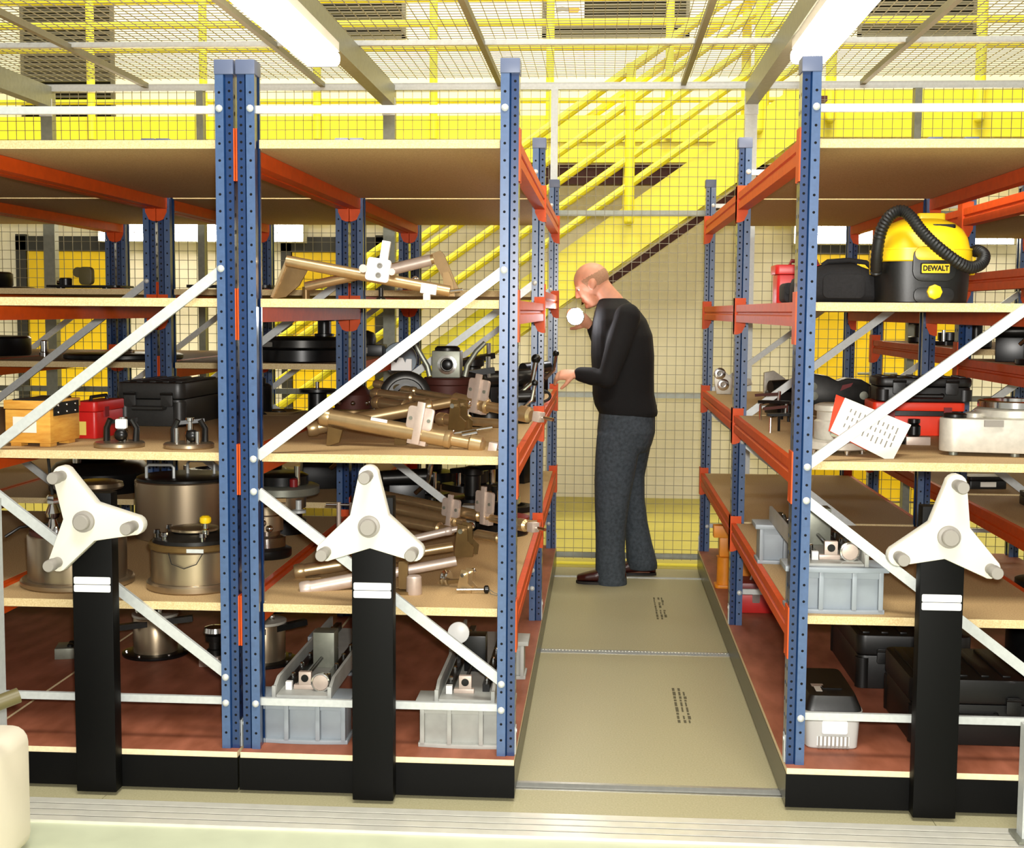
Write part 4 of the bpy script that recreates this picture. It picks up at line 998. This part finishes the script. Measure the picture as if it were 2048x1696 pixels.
bdg = part('badge', MB().rbox((.012, -.1505, .104), (.090, .004, .034), .004, axis='y'), BLKM, t)
part('badge_plate', MB().rbox((.012, -.1532, .104), (.082, .003, .027), .003, axis='y'), YELP, bdg)
tx = text_mesh('DEWALT', .0188, .0006); tx.materials.append(BLKM)
l = link('lettering', tx, bdg); l.location = (.012, -.1552, .104); l.rotation_euler = (PI/2, 0, 0); l.scale = (1.0, 1.15, 1)
kb = MB().lathe([(.021, 0), (.023, .003), (.022, .012), (.016, .015)], (.012, -.142, .034), (0, -1, 0), 8)
part('drain_knob', kb, YELP, t)
part('lower_lobe', MB().rbox((.012, -.139, .024), (.12, .012, .046), .020, axis='y'), BLKP, t, bevel=.003)
hp_ = [(0.834, 0.200, 1.609), (0.829, 0.170, 1.673), (0.835, 0.150, 1.736), (0.856, 0.130, 1.780), (0.887, 0.120, 1.794), (0.913, 0.110, 1.775), (0.938, 0.100, 1.739), (0.970, 0.095, 1.704), (1.012, 0.095, 1.669), (1.055, 0.100, 1.640), (1.096, 0.120, 1.627), (1.133, 0.150, 1.639), (1.150, 0.180, 1.664), (1.142, 0.220, 1.681), (1.129, 0.270, 1.674)]
def smooth_path(P, k=6):
    P = [Vector(p) for p in P]; out = []
    for i in range(len(P)-1):
        a, b, c, d = P[max(i-1, 0)], P[i], P[i+1], P[min(i+2, len(P)-1)]
        for j in range(k):
            u = j/k; out.append(.5*((2*b)+(c-a)*u+(2*a-5*b+4*c-d)*u*u+(3*b-a-3*c+d)*u**3))
    return out+[P[-1]]
sp = smooth_path(hp_, 10)
wpart('hose', MB().tube(sp, [.0190 if i % 2 else .0168 for i in range(len(sp))], 12), BLKR, t)
# ---- right rack, middle shelf
t = thing('bearing_lever', 'cast aluminium lever with two ring bearings at the far end of the right middle shelf', 'machine part', (.652, 3.30, Z2))
part('plate', MB().prism([(-.03, .0), (.05, .0), (.055, .03), (.16, .055), (.15, .085), (.05, .088), (.02, .115), (-.015, .128), (-.04, .11), (-.045, .07)], (0, .0, .001), (1, 0, 0), (0, 0, 1), .02), ALU, t, bevel=.002)
for (x, z) in ((-.016, .112), (.004, .052)):
    part('bearing', MB().lathe([(.029, 0), (.032, .005), (.022, .008), (.010, .007), (.009, .001)], (x, -.0205, z), (0, -1, 0), 24), CHROME, t)
t = thing('cast_arm', 'thin aluminium casting leaning beside the two-ring lever', 'machine part', (.90, 3.05, Z2))
part('arm', MB().prism([(-.06, 0), (.02, 0), (.06, .05), (.05, .10), (-.01, .14), (-.06, .13)], (0, 0, .001), (1, .2, 0), (0, 0, 1), .02), ALU, t, bevel=.002)
part('boss', MB().lathe([(.022, 0), (.022, .012)], (.005, -.021, .05), (.1, -1, 0), 20), ALU, t)
def tripod_clamp(label, loc, rz, s=1.):
    t = thing('clamp_stand', label, 'fixture', loc, rz)
    for k, (x, y) in enumerate(((-.05, -.03), (.055, -.03), (.0, .05))):
        part('leg', MB().tube([(x*.5*s, y*.5*s, .062*s), (x*s, y*s, .055*s), (x*s, y*s, 0)], .005*s, 8), CHROME if k == 0 else BLKM, t)
    part('plate', MB().bar((-.06*s, -.015*s, .066*s), (.06*s, -.02*s, .068*s), .03*s, .010*s), BLKM, t)
    part('screw', MB().cyl((.01*s, -.01*s, .071*s), (.012*s, -.01*s, .105*s), .006*s, n=10), CHROME, t)
    part('grip', MB().bar((-.075*s, -.02*s, .088*s), (.01*s, -.012*s, .096*s), .012*s, .010*s), BROWN, t)
tripod_clamp('small three-legged clamp with a dark grip, front of the right middle shelf by the aisle', (.668, 1.0, Z2), .1, 1.0)
tripod_clamp('second three-legged clamp just behind the first, right middle shelf', (.72, 1.55, Z2), -.5, 1.15)
clutter('jointed black and steel linkage leaning behind the three-legged clamps', (.80, 1.95, Z2), 2, 1.4, .4)
t = thing('gear_housing', 'dark grey humped gear housing behind the white document', 'machine part', (1.13, 2.55, Z2))
P = [(-.20, 0), (.20, 0), (.205, .04), (.17, .09), (.11, .125), (.04, .13), (.0, .115), (-.05, .14), (-.12, .15), (-.18, .11), (-.205, .05)]
part('casing', MB().prism(P, (0, .06, .001), (1, 0, 0), (0, 0, 1), .12), DARK, t, bevel=.006)
for (x, z) in ((-.12, .09), (-.115, .045), (.12, .05), (.17, .03)):
    part('bolt_boss', MB().lathe([(.018, 0), (.020, .004), (.020, .012), (.008, .013)], (x, -.0602, z), (0, -1, 0), 18), GALVD, t)
part('red_mark', MB().prism([(0, 0), (.05, .022), (.06, .04), (.01, .028)], (.01, -.0603, .07), (1, 0, 0), (0, 0, 1), .001), DRED, t)
t = thing('pump_head', 'cast aluminium pump head on a round plate beside the white document', 'machine part', (.742, .31, Z2))
part('plate', MB().lathe([(.110, .014), (.118, .018), (.118, .038), (.112, .042)], n=44), ALU, t)
for a in (215, 285, 330, 90): part('foot', MB().cyl((.09*math.cos(math.radians(a)), .09*math.sin(math.radians(a)), 0), (.09*math.cos(math.radians(a)), .09*math.sin(math.radians(a)), .0138), .010, n=12), CHROME, t)
part('body', MB().lathe([(.062, .0425), (.066, .05), (.066, .10), (.058, .105), (.058, .13), (.066, .134), (.066, .15), (.05, .156)], n=36), ALU, t)
part('port', MB().lathe([(.026, 0), (.03, .004), (.03, .018), (.02, .02)], (.0, -.060, .075), (0, -1, .0), 22), CHROME, t)
part('lever', MB().tube([(.03, -.066, .10), (.055, -.068, .105), (.065, -.068, .075), (.06, -.068, .05)], .005), CHROME, t)
part('knob', MB().ball((.055, -.066, .055), .010, 10, 8), BLKM, t)
# document in a plastic sleeve leaning over the pump plate
t = thing('document', 'white printed sheet in a clear sleeve with a red folder, leaning on the pump plate', 'document', (0.886, 0.130, 1.039))
q = [Vector((0.753, 0.215, 1.227)), Vector((0.955, 0.205, 1.146)), Vector((0.883, 0.130, 1.037)), Vector((0.699, 0.150, 1.129))]
nrm = (q[1]-q[0]).cross(q[3]-q[0]).normalized()
if nrm.y > 0: nrm = -nrm
def quad(name, q, th, m, off=0.):
    vs = [v+nrm*off for v in q]+[v+nrm*(off+th) for v in q]
    mb = MB().add(vs, [(0, 1, 2, 3), (7, 6, 5, 4), (0, 4, 5, 1), (1, 5, 6, 2), (2, 6, 7, 3), (3, 7, 4, 0)])
    return wpart(name, mb, m, t, smooth=False)
quad('folder', [q[0]+(q[0]-q[1])*.13, q[1]*.62+q[0]*.38, q[2]*.6+q[3]*.4, q[3]+(q[3]-q[2])*.02], .002, ORED, -.0035)
sh = quad('sheet', q, .0012, PAPER, 0)
ex, ey = (q[1]-q[0]), (q[3]-q[0])
tm_ = MB()
for k in range(11):
    u0 = .14+.07*k
    for seg in range(3):
        v0 = .22+.22*seg; v1 = v0+random.uniform(.10, .20)
        A = [q[0]+ex*u0+ey*v0, q[0]+ex*(u0+.018)+ey*v0, q[0]+ex*(u0+.018)+ey*v1, q[0]+ex*u0+ey*v1]
        tm_.add([p+nrm*.0016 for p in A], [(0, 1, 2, 3)])
o = wpart('print_rows', tm_, GREYD, t, smooth=False)
# big red toolbox with a dark case on it
t = thing('toolbox', 'long bright red toolbox under the black case on the right middle shelf', 'toolbox', (1.148, 1.02, Z2), -.04)
part('body', MB().rbox((0, 0, .036), (.30, .20, .070), .014), ORED, t, bevel=.003)
part('tray_band', MB().rbox((0, 0, .081), (.29, .19, .017), .012), BLKP, t)
part('lid', MB().rbox((0, 0, .106), (.325, .215, .031), .016), ORED, t, bevel=.006)
for x in (-.10, .10): part('latch', MB().span((x-.014, -.115, .062), (x+.014, -.1085, .105)), DRED, t)
t = hard_case('equipment_case', 'black ribbed case lying on top of the bright red toolbox', (1.17, 1.03, Z2+.122), (.33, .20, .088), -.04, ribs=6)
# aluminium housing at the right edge
t = thing('camera_housing', 'big cast aluminium housing with a ring top at the right edge, middle shelf', 'machine part', (1.205, .34, Z2))
def hull(cs, n=14):
    pts = []
    for (x, y, r, a0, a1) in cs:
        for k in range(n+1):
            a = math.radians(a0+(a1-a0)*k/n); pts.append((x+r*math.cos(a), y+r*math.sin(a)))
    return pts
pl = hull([(-.095, -.055, .048, 120, 270), (.10, -.01, .125, 270, 450)])
part('lower_body', MB().prism(pl, (0, 0, .012), (1, 0, 0), (0, 1, 0), .105), ALU, t, bevel=.006)
for (x, y) in ((-.10, -.06), (.08, -.09), (.12, .08), (-.06, .03)): part('foot', MB().cyl((x, y, 0), (x, y, .0118), .014, n=12), GALVD, t)
part('ring_seat', MB().lathe([(.118, .1172), (.122, .122), (.122, .142), (.112, .146)], (.10, -.01, 0), n=48), ALU, t)
part('ring', MB().lathe([(.108, .1462), (.114, .150), (.114, .168), (.106, .172), (.096, .170), (.092, .148)], (.10, -.01, 0), n=48), CHROME, t)
part('dark_well', MB().lathe([(.091, .1465), (.091, .160), (.02, .160)], (.10, -.01, 0), n=40), BLKM, t)
part('black_cap', MB().lathe([(.034, .1172), (.036, .120), (.036, .128), (.03, .131)], (-.098, -.058, 0), n=28), BLKM, t)
part('grey_pad', MB().span((-.028, -.135, .095), (.03, -.128, .115)), GREY, t)
part('side_boss', MB().lathe([(.03, .1172), (.03, .130), (.02, .134)], (-.03, -.03, 0), n=22), ALU, t)
t = thing('small_valve', 'small black valve with a pale block between the document and the housing', 'valve', (1.055, .60, Z2))
part('block', MB().span((-.03, -.03, 0), (.05, .03, .028)), PINKM, t, bevel=.002)
part('body', MB().lathe([(.018, .0285), (.022, .034), (.022, .062), (.014, .07), (.020, .074), (.020, .086)], n=18), BLKM, t)
part('port', MB().cyl((-.045, -.01, .014), (-.031, -.01, .014), .013, n=14), DARK, t)
# ---- right rack, base shelf
t = thing('jack_stand', 'orange screw jack at the far end of the right base shelf by the aisle', 'jack', (.622, 2.62, B0))
part('base', MB().rbox((0, 0, .008), (.10, .10, .016), .02), AMBER, t, bevel=.003)
part('column', MB().lathe([(.040, .0162), (.038, .15), (.043, .155)], n=26), AMBER, t)
part('yoke', MB().span((-.03, -.03, .1552), (.03, .03, .25)).span((-.06, -.032, .2502), (.06, .032, .31)), AMBER, t, bevel=.004)
part('screw', MB().cyl((0, 0, .3102), (0, 0, .34), .014, n=14), DARK, t)
part('hole_plug', MB().cyl((.061, 0, .28), (.068, 0, .28), .022, n=18), BLKM, t)
t = thing('orange_box', 'tall amber box beside the orange screw jack', 'box', (.735, 2.62, B0))
part('body', MB().span((-.045, -.05, 0), (.045, .05, .22)), AMBER, t, bevel=.003)
part('lid', MB().span((-.048, -.053, .2205), (.048, .053, .245)), WOOD, t, bevel=.002)
for z in (.06, .16): part('screw', MB().cyl((.0, -.0505, z), (.0, -.053, z), .006, n=10), DARK, t)
t = thing('toolbox', 'red toolbox with a chrome latch low beside the aisle, right rack base shelf', 'toolbox', (.755, 2.12, B0))
part('body', MB().rbox((0, 0, .045), (.235, .16, .088), .012), REDP, t, bevel=.003)
part('lid', MB().rbox((0, 0, .115), (.245, .17, .05), .014), DRED, t, bevel=.010)
part('carry_handle', MB().tube([(-.06, 0, .138), (-.055, 0, .158), (.055, 0, .158), (.06, 0, .138)], .007), GALV, t)
part('chrome_latch', MB().rbox((-.045, -.084, .072), (.034, .008, .045), .006, axis='y'), CHROME, t, label='chrome latch')
t = thing('charger_box', 'white box with a black lid and a bright white label on the right base shelf', 'box', (.735, .335, B0))
part('base', rings([(.0, .080, .172), (.004, .083, .176), (.10, .088, .182)], 48, 9), PALEG, t)
part('rim', rings([(.1005, .092, .187), (.106, .094, .189), (.122, .094, .189)], 48, 10), GREY, t)
part('lid', rings([(.1225, .091, .186), (.128, .090, .185), (.160, .076, .168), (.166, .073, .164)], 48, 10), BLKP, t)
part('front_label', MB().rbox((.004, -.1835, .072), (.078, .004, .042), .006, axis='y'), LABELW, t)
part('grille', MB().span((-.05, -.1815, .012), (.05, -.176, .04)), WHITE, t)
for k in range(8): part('grille_rib', MB().span((-.046+k*.0125, -.186, .006), (-.041+k*.0125, -.1818, .042)), GREY, t)
part('lid_sticker', MB().span((-.05, -.06, .1662), (-.012, -.03, .1668)), PINKM, t)
part('lid_sticker', MB().span((-.045, -.115, .1662), (-.025, -.06, .1668)), PAPER, t)
part('lid_grip', MB().span((-.02, -.09, .1662), (.04, -.06, .170)), BLKM, t)
hard_case('equipment_case', 'big black hard case nearest on the right base shelf behind the handwheel column', (1.19, .43, B0), (.40, .40, .215), 0, ribs=6)
hard_case('equipment_case', 'second black hard case further back on the right base shelf', (1.14, 1.13, B0), (.40, .56, .20), .0, ribs=6)
# ---- rack at the far right
for (lab, loc, k, s_, rz) in (('black post clamp on the upper shelf of the far right rack', (1.62, 1.95, 1.34), 0, 1.2, .2), ('dark ring fixture on the upper shelf of the far right rack', (1.66, 2.55, 1.34), 1, 1.2, .5), ('black lever block on the upper shelf of the far right rack, nearest the upright', (1.64, 1.50, 1.30), 2, 1.4, -.3), ('flat ring on the upper shelf of the far right rack', (1.63, 1.14, 1.30), 3, 1.3, 0), ('dark ring fixture at the right picture edge on the upper shelf', (1.68, .92, 1.30), 1, 1.3, 1.0), ('black post clamp far back on the upper shelf of the far right rack', (1.62, 3.0, 1.34), 0, 1.0, .2)):
    clutter(lab, loc, k, s_, rz)
def gauge_case(label, loc, rz):
    t = thing('gauge_case', label, 'case', loc, rz)
    part('body', MB().rbox((0, 0, .018), (.17, .12, .036), .012), BLKP, t, bevel=.003)
    part('lid', MB().rbox((0, 0, .046), (.17, .12, .018), .012), BLKP, t, bevel=.004)
    part('white_label', MB().span((-.035, -.0625, .010), (.035, -.0605, .032)), PAPER, t)
gauge_case('flat black gauge case with white label, left one on the far right rack', (1.70, 2.05, .72), .1)
gauge_case('flat black gauge case with white label, right one on the far right rack', (1.79, 1.50, .72), -.05)
t = thing('dark_drum', 'dark round drum at the right picture edge behind the handwheel', 'drum', (1.70, 1.18, B0))
part('body', MB().lathe([(.13, 0), (.135, .01), (.135, .30), (.12, .325)], n=40), BLKM, t)
part('window_strip', MB().cyl((-.05, -.128, .10), (-.05, -.128, .28), .018, n=14), GREYD, t)
part('lid', MB().lathe([(.11, .3255), (.11, .35), (.04, .36)], n=32), DARK, t)
# ---- foreground cabinet at bottom left
t = thing('machine_cabinet', 'cream machine cabinet corner with an olive roller at the bottom left', 'machine', (-1.775, -.66, 0))
part('housing', MB().rbox((-.03, 0, .175), (.50, .34, .345), .045, axis='y'), MACH, t, bevel=.010)
part('plinth', MB().span((-.26, -.15, 0), (.19, .15, .022)), GREYD, t)
part('door_panel', MB().rbox((-.15, -.173, .13), (.22, .006, .20), .008, axis='y'), MACH, t, bevel=.002)
part('door_screw', MB().lathe([(.007, 0), (.007, .004), (.003, .005)], (-.035, -.176, .10), (0, -1, 0), 12), DARK, t)
part('top_bracket', MB().span((.10, -.06, .345), (.17, .02, .385)), GALVD, t, bevel=.002)
wpart('roller', MB().cyl((-1.486, -0.700, 0.494), (-1.591, -0.780, 0.461), .020, n=22), OLIVE, t)

# ================================================================== PERSON
# stands in the aisle facing the left rack (-x); his left side is towards the camera
YP = 3.40
def loft(m, data, n=20, p=2.3):
    # data: (centre, half depth vector, half width vector)
    vs = []
    for (c, a, b) in data:
        c, a, b = Vector(c), Vector(a), Vector(b)
        for k in range(n):
            t_ = 2*PI*k/n; ct, s_ = math.cos(t_), math.sin(t_)
            vs.append(c+a*math.copysign(abs(ct)**(2/p), ct)+b*math.copysign(abs(s_)**(2/p), s_))
    N = len(data)
    fs = [(k*n+i, k*n+(i+1) % n, (k+1)*n+(i+1) % n, (k+1)*n+i) for k in range(N-1) for i in range(n)]
    fs += [tuple(reversed(range(n))), tuple(range((N-1)*n, N*n))]
    return m.add(vs, fs)
def limb(m, pts, n=14):
    # pts: (x, y, z, r); rounded ends
    P = [Vector(p[:3]) for p in pts]; r = [p[3] for p in pts]
    m.tube(P, r, n)
    for p_, r_ in zip(P, r): m.ball(p_, r_*.99, n, 8)
    return m
def fuse(name, mb, m, voxel, parent, loc, it=4, sub=0):
    mb.shift((-loc[0], -loc[1], -loc[2]))
    bm = bmesh.new(); me = bpy.data.meshes.new('tmp'); me.from_pydata(mb.v, [], mb.f); bm.from_mesh(me)
    bmesh.ops.recalc_face_normals(bm, faces=bm.faces); bm.to_mesh(me); bm.free()
    o = bpy.data.objects.new('tmp', me); C.objects.link(o)
    r = o.modifiers.new('r', 'REMESH'); r.mode = 'VOXEL'; r.voxel_size = voxel
    s = o.modifiers.new('s', 'SMOOTH'); s.iterations = it; s.factor = .5
    bpy.context.view_layer.update()
    out = bpy.data.meshes.new_from_object(o.evaluated_get(bpy.context.evaluated_depsgraph_get()))
    bpy.data.objects.remove(o); bpy.data.meshes.remove(me)
    out.name = name; out.materials.clear(); out.materials.append(m)
    for p in out.polygons: p.use_smooth = True; p.material_index = 0
    return link(name, out, parent)
def X(u): return (u-1206)/2662.05*7.42+.012          # metres along the rack front at the man's distance
def Zv(v): return 1.487-(v-625)/2662.05*7.42
PL = (X(1245), YP, 0.0)
man = thing('person', 'bald man in black sweater and dark jeans standing in the aisle', 'person', PL)
# --- body: head, neck, trunk, arms with hands, legs, feet, all one surface
B = MB()
hc = Vector((X(1181), YP-.01, Zv(568)))
fw = Vector((-.86, -.05, -.50)).normalized(); sd = Vector((0, 1, 0)); upv = Vector((-.50, 0, .86)).normalized(); 
fw = (fw-sd*fw.dot(sd)).normalized(); upv = sd.cross(fw); upv = upv if upv.z > 0 else -upv
def H(f, s, u): return hc+fw*f+sd*s+upv*u
skull = []
for k in range(13):
    a = -PI/2+PI*k/12; rr = math.cos(a)
    skull.append((H(-.004, 0, .018+.092*math.sin(a)), fw*(.098*rr+1e-4), sd*(.076*rr+1e-4)))
loft(B, skull, 24, 2.0)
loft(B, [(H(.055, 0, .03), fw*.036, sd*.050), (H(.056, 0, -.03), fw*.040, sd*.052), (H(.054, 0, -.075), fw*.036, sd*.043), (H(.050, 0, -.112), fw*.030, sd*.028), (H(.050, 0, -.120), fw*.012, sd*.014)], 18, 2.1)   # face and jaw
loft(B, [(H(.092, 0, .020), fw*.006, sd*.008), (H(.104, 0, -.012), fw*.012, sd*.011), (H(.112, 0, -.030), fw*.012, sd*.016), (H(.100, 0, -.040), fw*.008, sd*.014)], 12, 2)   # nose
B.ball(H(.088, .0, -.066), .016, 10, 8, sc=(1, 1.5, .6)); B.ball(H(.084, 0, -.100), .018, 10, 8, sc=(1, 1.2, .8))   # lips, chin
for s in (-1, 1):
    B.ball(H(.083, s*.032, .020), .018, 10, 8, sc=(.8, 1.3, .5))     # brow
    B.ball(H(.005, s*.078, -.012), .024, 10, 8, sc=(.75, .40, 1.25))  # ear
nb = Vector((X(1222), YP, Zv(606)))
limb(B, [(*H(-.030, 0, -.035), .054), (*((H(-.03, 0, -.04)+nb)/2), .056), (*nb, .062)], 16)
ch = Vector((X(1243), YP, Zv(660))); wa = Vector((X(1244), YP, Zv(790))); pv = Vector((X(1250), YP, Zv(845)))
limb(B, [(*nb, .062), (*ch, .105), (*((ch+wa)/2), .10), (*wa, .09), (*pv, .09)], 18)
ln, rn = YP-.205, YP+.205
LS = Vector((X(1250), ln+.02, Zv(633))); LE = Vector((X(1212), ln-.045, Zv(752))); LW = Vector((X(1157), ln+.0, Zv(745)))
RS = Vector((X(1240), rn-.02, Zv(633))); RE = Vector((X(1222), rn+.02, Zv(735))); RWt = Vector((X(1181), rn-.14, Zv(655)))
limb(B, [(*ch, .07), (*LS, .042), (*((LS+LE)/2), .038), (*LE, .034), (*((LE+LW)/2), .031), (*LW, .028)], 12)
limb(B, [(*ch, .07), (*RS, .042), (*((RS+RE)/2), .038), (*RE, .034), (*((RE+RWt)/2), .031), (*RWt, .028)], 12)
def hand(wrist, d, palm_n, curl, thumb_s):
    # d: along the hand, palm_n: out of the palm
    d = Vector(d).normalized(); pn = Vector(palm_n); pn = (pn-d*pn.dot(d)).normalized(); ac = d.cross(pn)
    w_ = Vector(wrist)
    loft(B, [(w_, pn*.020, ac*.028), (w_+d*.03, pn*.019, ac*.036), (w_+d*.065, pn*.016, ac*.042), (w_+d*.090, pn*.012, ac*.040)], 14, 2.4)
    for k, (off, L) in enumerate(((-.030, .070), (-.010, .080), (.010, .076), (.029, .060))):
        p0 = w_+d*.082+ac*off; dd = d; pts = [(*p0, .0098)]
        p = p0
        for j, f in enumerate((.42, .33, .25)):
            a = curl*(.55 if j == 0 else .9); dd = (dd*math.cos(a)+pn*math.sin(a)).normalized(); p = p+dd*L*f; pts.append((*p, .0094-.0008*j))
        limb(B, pts, 8)
    p0 = w_+d*.022+ac*thumb_s*.030; td = (d*.62+ac*thumb_s*.62+pn*.45).normalized(); p1 = p0+td*.045; p2 = p1+(td*.6+d*.5+pn*.35).normalized()*.034
    limb(B, [(*p0, .0135), (*p1, .0115), (*p2, .0095)], 8)
hand(LW+Vector((-.012, 0, .0)), (-.95, .15, -.05), (-.1, .55, -.8), .95, 1)
rd = Vector((-.70, -.45, .55)).normalized()
hand(RWt+rd*.02, rd, (-.3, -.9, -.25), .75, -1)
# legs
LH = Vector((X(1240), YP-.09, Zv(850))); RH = Vector((X(1262), YP+.09, Zv(850)))
LK = Vector((X(1226), YP-.10, Zv(1000))); RK = Vector((X(1269), YP+.115, Zv(1000)))
LA = Vector((X(1228), 3.275, .10)); RA = Vector((X(1290), 3.545, .10))
for (h_, k_, a_) in ((LH, LK, LA), (RH, RK, RA)):
    limb(B, [(*pv, .09), (*h_, .06), (*((h_+k_)/2), .05), (*k_, .042), (*((k_+a_)/2), .036), (*a_, .034)], 14)
    loft(B, [(a_+Vector((.045, 0, -.07)), Vector((0, 0, .022)), Vector((0, .026, 0))), (a_+Vector((0, 0, -.055)), Vector((0, 0, .038)), Vector((0, .032, 0))), (a_+Vector((-.10, 0, -.07)), Vector((0, 0, .022)), Vector((0, .036, 0))), (a_+Vector((-.165, 0, -.08)), Vector((0, 0, .010)), Vector((0, .022, 0)))], 12)
body = fuse('body', B, SKIN, .0062, man, PL, 3)
# eyes and mouth as small inset pieces
for s in (-1, 1):
    e = MB().ball(H(.077, s*.032, .004), .0105, 12, 8); wpart('eye', e, WHITE, man); wpart('iris', MB().ball(H(.086, s*.032, .002), .0045, 10, 6), BLKM, man)
# hair: close-cropped rim round the sides and back
hm = MB(); rows = []
for j in range(5):
    u_ = -.045+.024*j
    row = []
    for k in range(25):
        a = math.radians(62+6*math.sin(j*1.3)+(236-12*math.sin(j*1.3))*k/24)
        rr = math.sqrt(max(.02, 1-((u_-.018)/.092)**2))
        r1 = 1.012 if 0 < j < 4 else .985
        row.append(H(-.004+.098*rr*r1*math.cos(a), .076*rr*r1*math.sin(a), u_+(.018 if abs(k-12) > 9 and j == 0 else 0)))
    rows.append(row)
hm.v = [tuple(p) for r_ in rows for p in r_]
hm.f = [(j*25+k, j*25+k+1, (j+1)*25+k+1, (j+1)*25+k) for j in range(4) for k in range(24)]
wpart('hair', hm, HAIR, man, ang=80)
# --- sweater
S = MB()
def ring(ul, ur, v, w_, dx=0): return (Vector((X((ul+ur)/2)+dx, YP, Zv(v))), Vector(((X(ur)-X(ul))/2, 0, 0)), Vector((0, w_, 0)))
loft(S, [ring(1196, 1246, 598, .066), ring(1192, 1256, 606, .10), ring(1188, 1272, 618, .165), ring(1183, 1289, 640, .205), ring(1180, 1301, 670, .215), ring(1180, 1305, 710, .205), ring(1183, 1305, 750, .19), ring(1184, 1306, 785, .185), ring(1188, 1311, 808, .185), ring(1196, 1314, 822, .182), ring(1200, 1312, 830, .172)], 28, 2.5)
limb(S, [(X(1248), ln+.05, Zv(640), .075), (*LS, .072), (*((LS+LE)/2), .066), (*LE, .056), (*((LE+LW)/2), .050), (*(LW+Vector((.012, 0, 0))), .041)], 16)
limb(S, [(X(1244), rn-.05, Zv(640), .075), (*RS, .072), (*((RS+RE)/2), .066), (*RE, .056), (*((RE+RWt)/2), .048), (*(RWt-rd*.012), .038)], 16)
fuse('sweater', S, KNIT, .008, man, PL, 5)
# --- jeans
J = MB()
loft(J, [ring(1198, 1308, 812, .172), ring(1196, 1309, 835, .182), ring(1194, 1309, 862, .186), ring(1196, 1303, 885, .17), ring(1200, 1296, 900, .14)], 26, 2.5)
def leg(hx, y0, y1, rows):
    dat = []
    for i, (ul, ur, v) in enumerate(rows):
        f = i/(len(rows)-1); y = y0+(y1-y0)*f; hw = (X(ur)-X(ul))/2
        dat.append((Vector((X((ul+ur)/2), y, Zv(v))), Vector((hw, 0, 0)), Vector((0, max(.068, min(.095, hw*1.02)), 0))))
    loft(J, dat, 20, 2.2)
leg(0, YP-.092, 3.275, [(1194, 1282, 862), (1191, 1276, 905), (1190, 1267, 955), (1191, 1259, 1000), (1193, 1253, 1050), (1194, 1252, 1095), (1194, 1254, 1130), (1196, 1257, 1152), (1198, 1257, 1163)])
leg(0, YP+.092, 3.545, [(1228, 1308, 862), (1236, 1300, 905), (1242, 1291, 955), (1247, 1292, 1000), (1251, 1299, 1050), (1254, 1308, 1090), (1256, 1316, 1118), (1258, 1320, 1135), (1260, 1320, 1146)])
fuse('jeans', J, DENIM, .009, man, PL, 4)
# --- shoes
for (a_, nm) in ((LA, 'shoe'), (RA, 'shoe')):
    F = MB(); ax = a_.x; ay = a_.y
    loft(F, [(Vector((ax+.075, ay, .040)), Vector((0, 0, .026)), Vector((0, .030, 0))), (Vector((ax+.05, ay, .052)), Vector((0, 0, .038)), Vector((0, .038, 0))), (Vector((ax-.02, ay, .058)), Vector((0, 0, .044)), Vector((0, .042, 0))), (Vector((ax-.09, ay, .044)), Vector((0, 0, .032)), Vector((0, .050, 0))), (Vector((ax-.15, ay, .036)), Vector((0, 0, .024)), Vector((0, .046, 0))), (Vector((ax-.195, ay, .030)), Vector((0, 0, .016)), Vector((0, .028, 0)))], 18, 2.6)
    sh_ = fuse(nm, F, LEATH, .006, man, PL, 3)
    pl = [(ax+.078, ay-.02), (ax+.078, ay+.02), (ax+.05, ay+.038), (ax-.02, ay+.040), (ax-.09, ay+.050), (ax-.15, ay+.046), (ax-.19, ay+.028), (ax-.20, ay), (ax-.19, ay-.028), (ax-.15, ay-.046), (ax-.09, ay-.050), (ax-.02, ay-.040), (ax+.05, ay-.038)][::-1]
    wpart('sole', MB().prism(pl, (0, 0, .001), (1, 0, 0), (0, 1, 0), .014), SOLE, sh_ if False else man)
# --- lit torch held in the far hand
tc_ = RWt+rd*.085+Vector((-.022, -.045, .012)); td_ = Vector((-.15, -.97, -.02)).normalized()
t = thing('torch', 'small lit torch held by the man at chest height, shining towards the aisle', 'torch', tuple(tc_))
wpart('barrel', MB().lathe([(.013, -.05), (.014, -.046), (.014, .02), (.022, .032), (.030, .036)], tc_, td_, 20), BLKM, t)
wpart('bezel', MB().lathe([(.040, .036), (.050, .04), (.050, .052), (.046, .054)], tc_, td_, 24), CHROME, t)
wpart('lens', MB().lathe([(.045, .0545), (.041, .064), (.022, .073), (.004, .075)], tc_, td_, 24), TORCH_E, t)
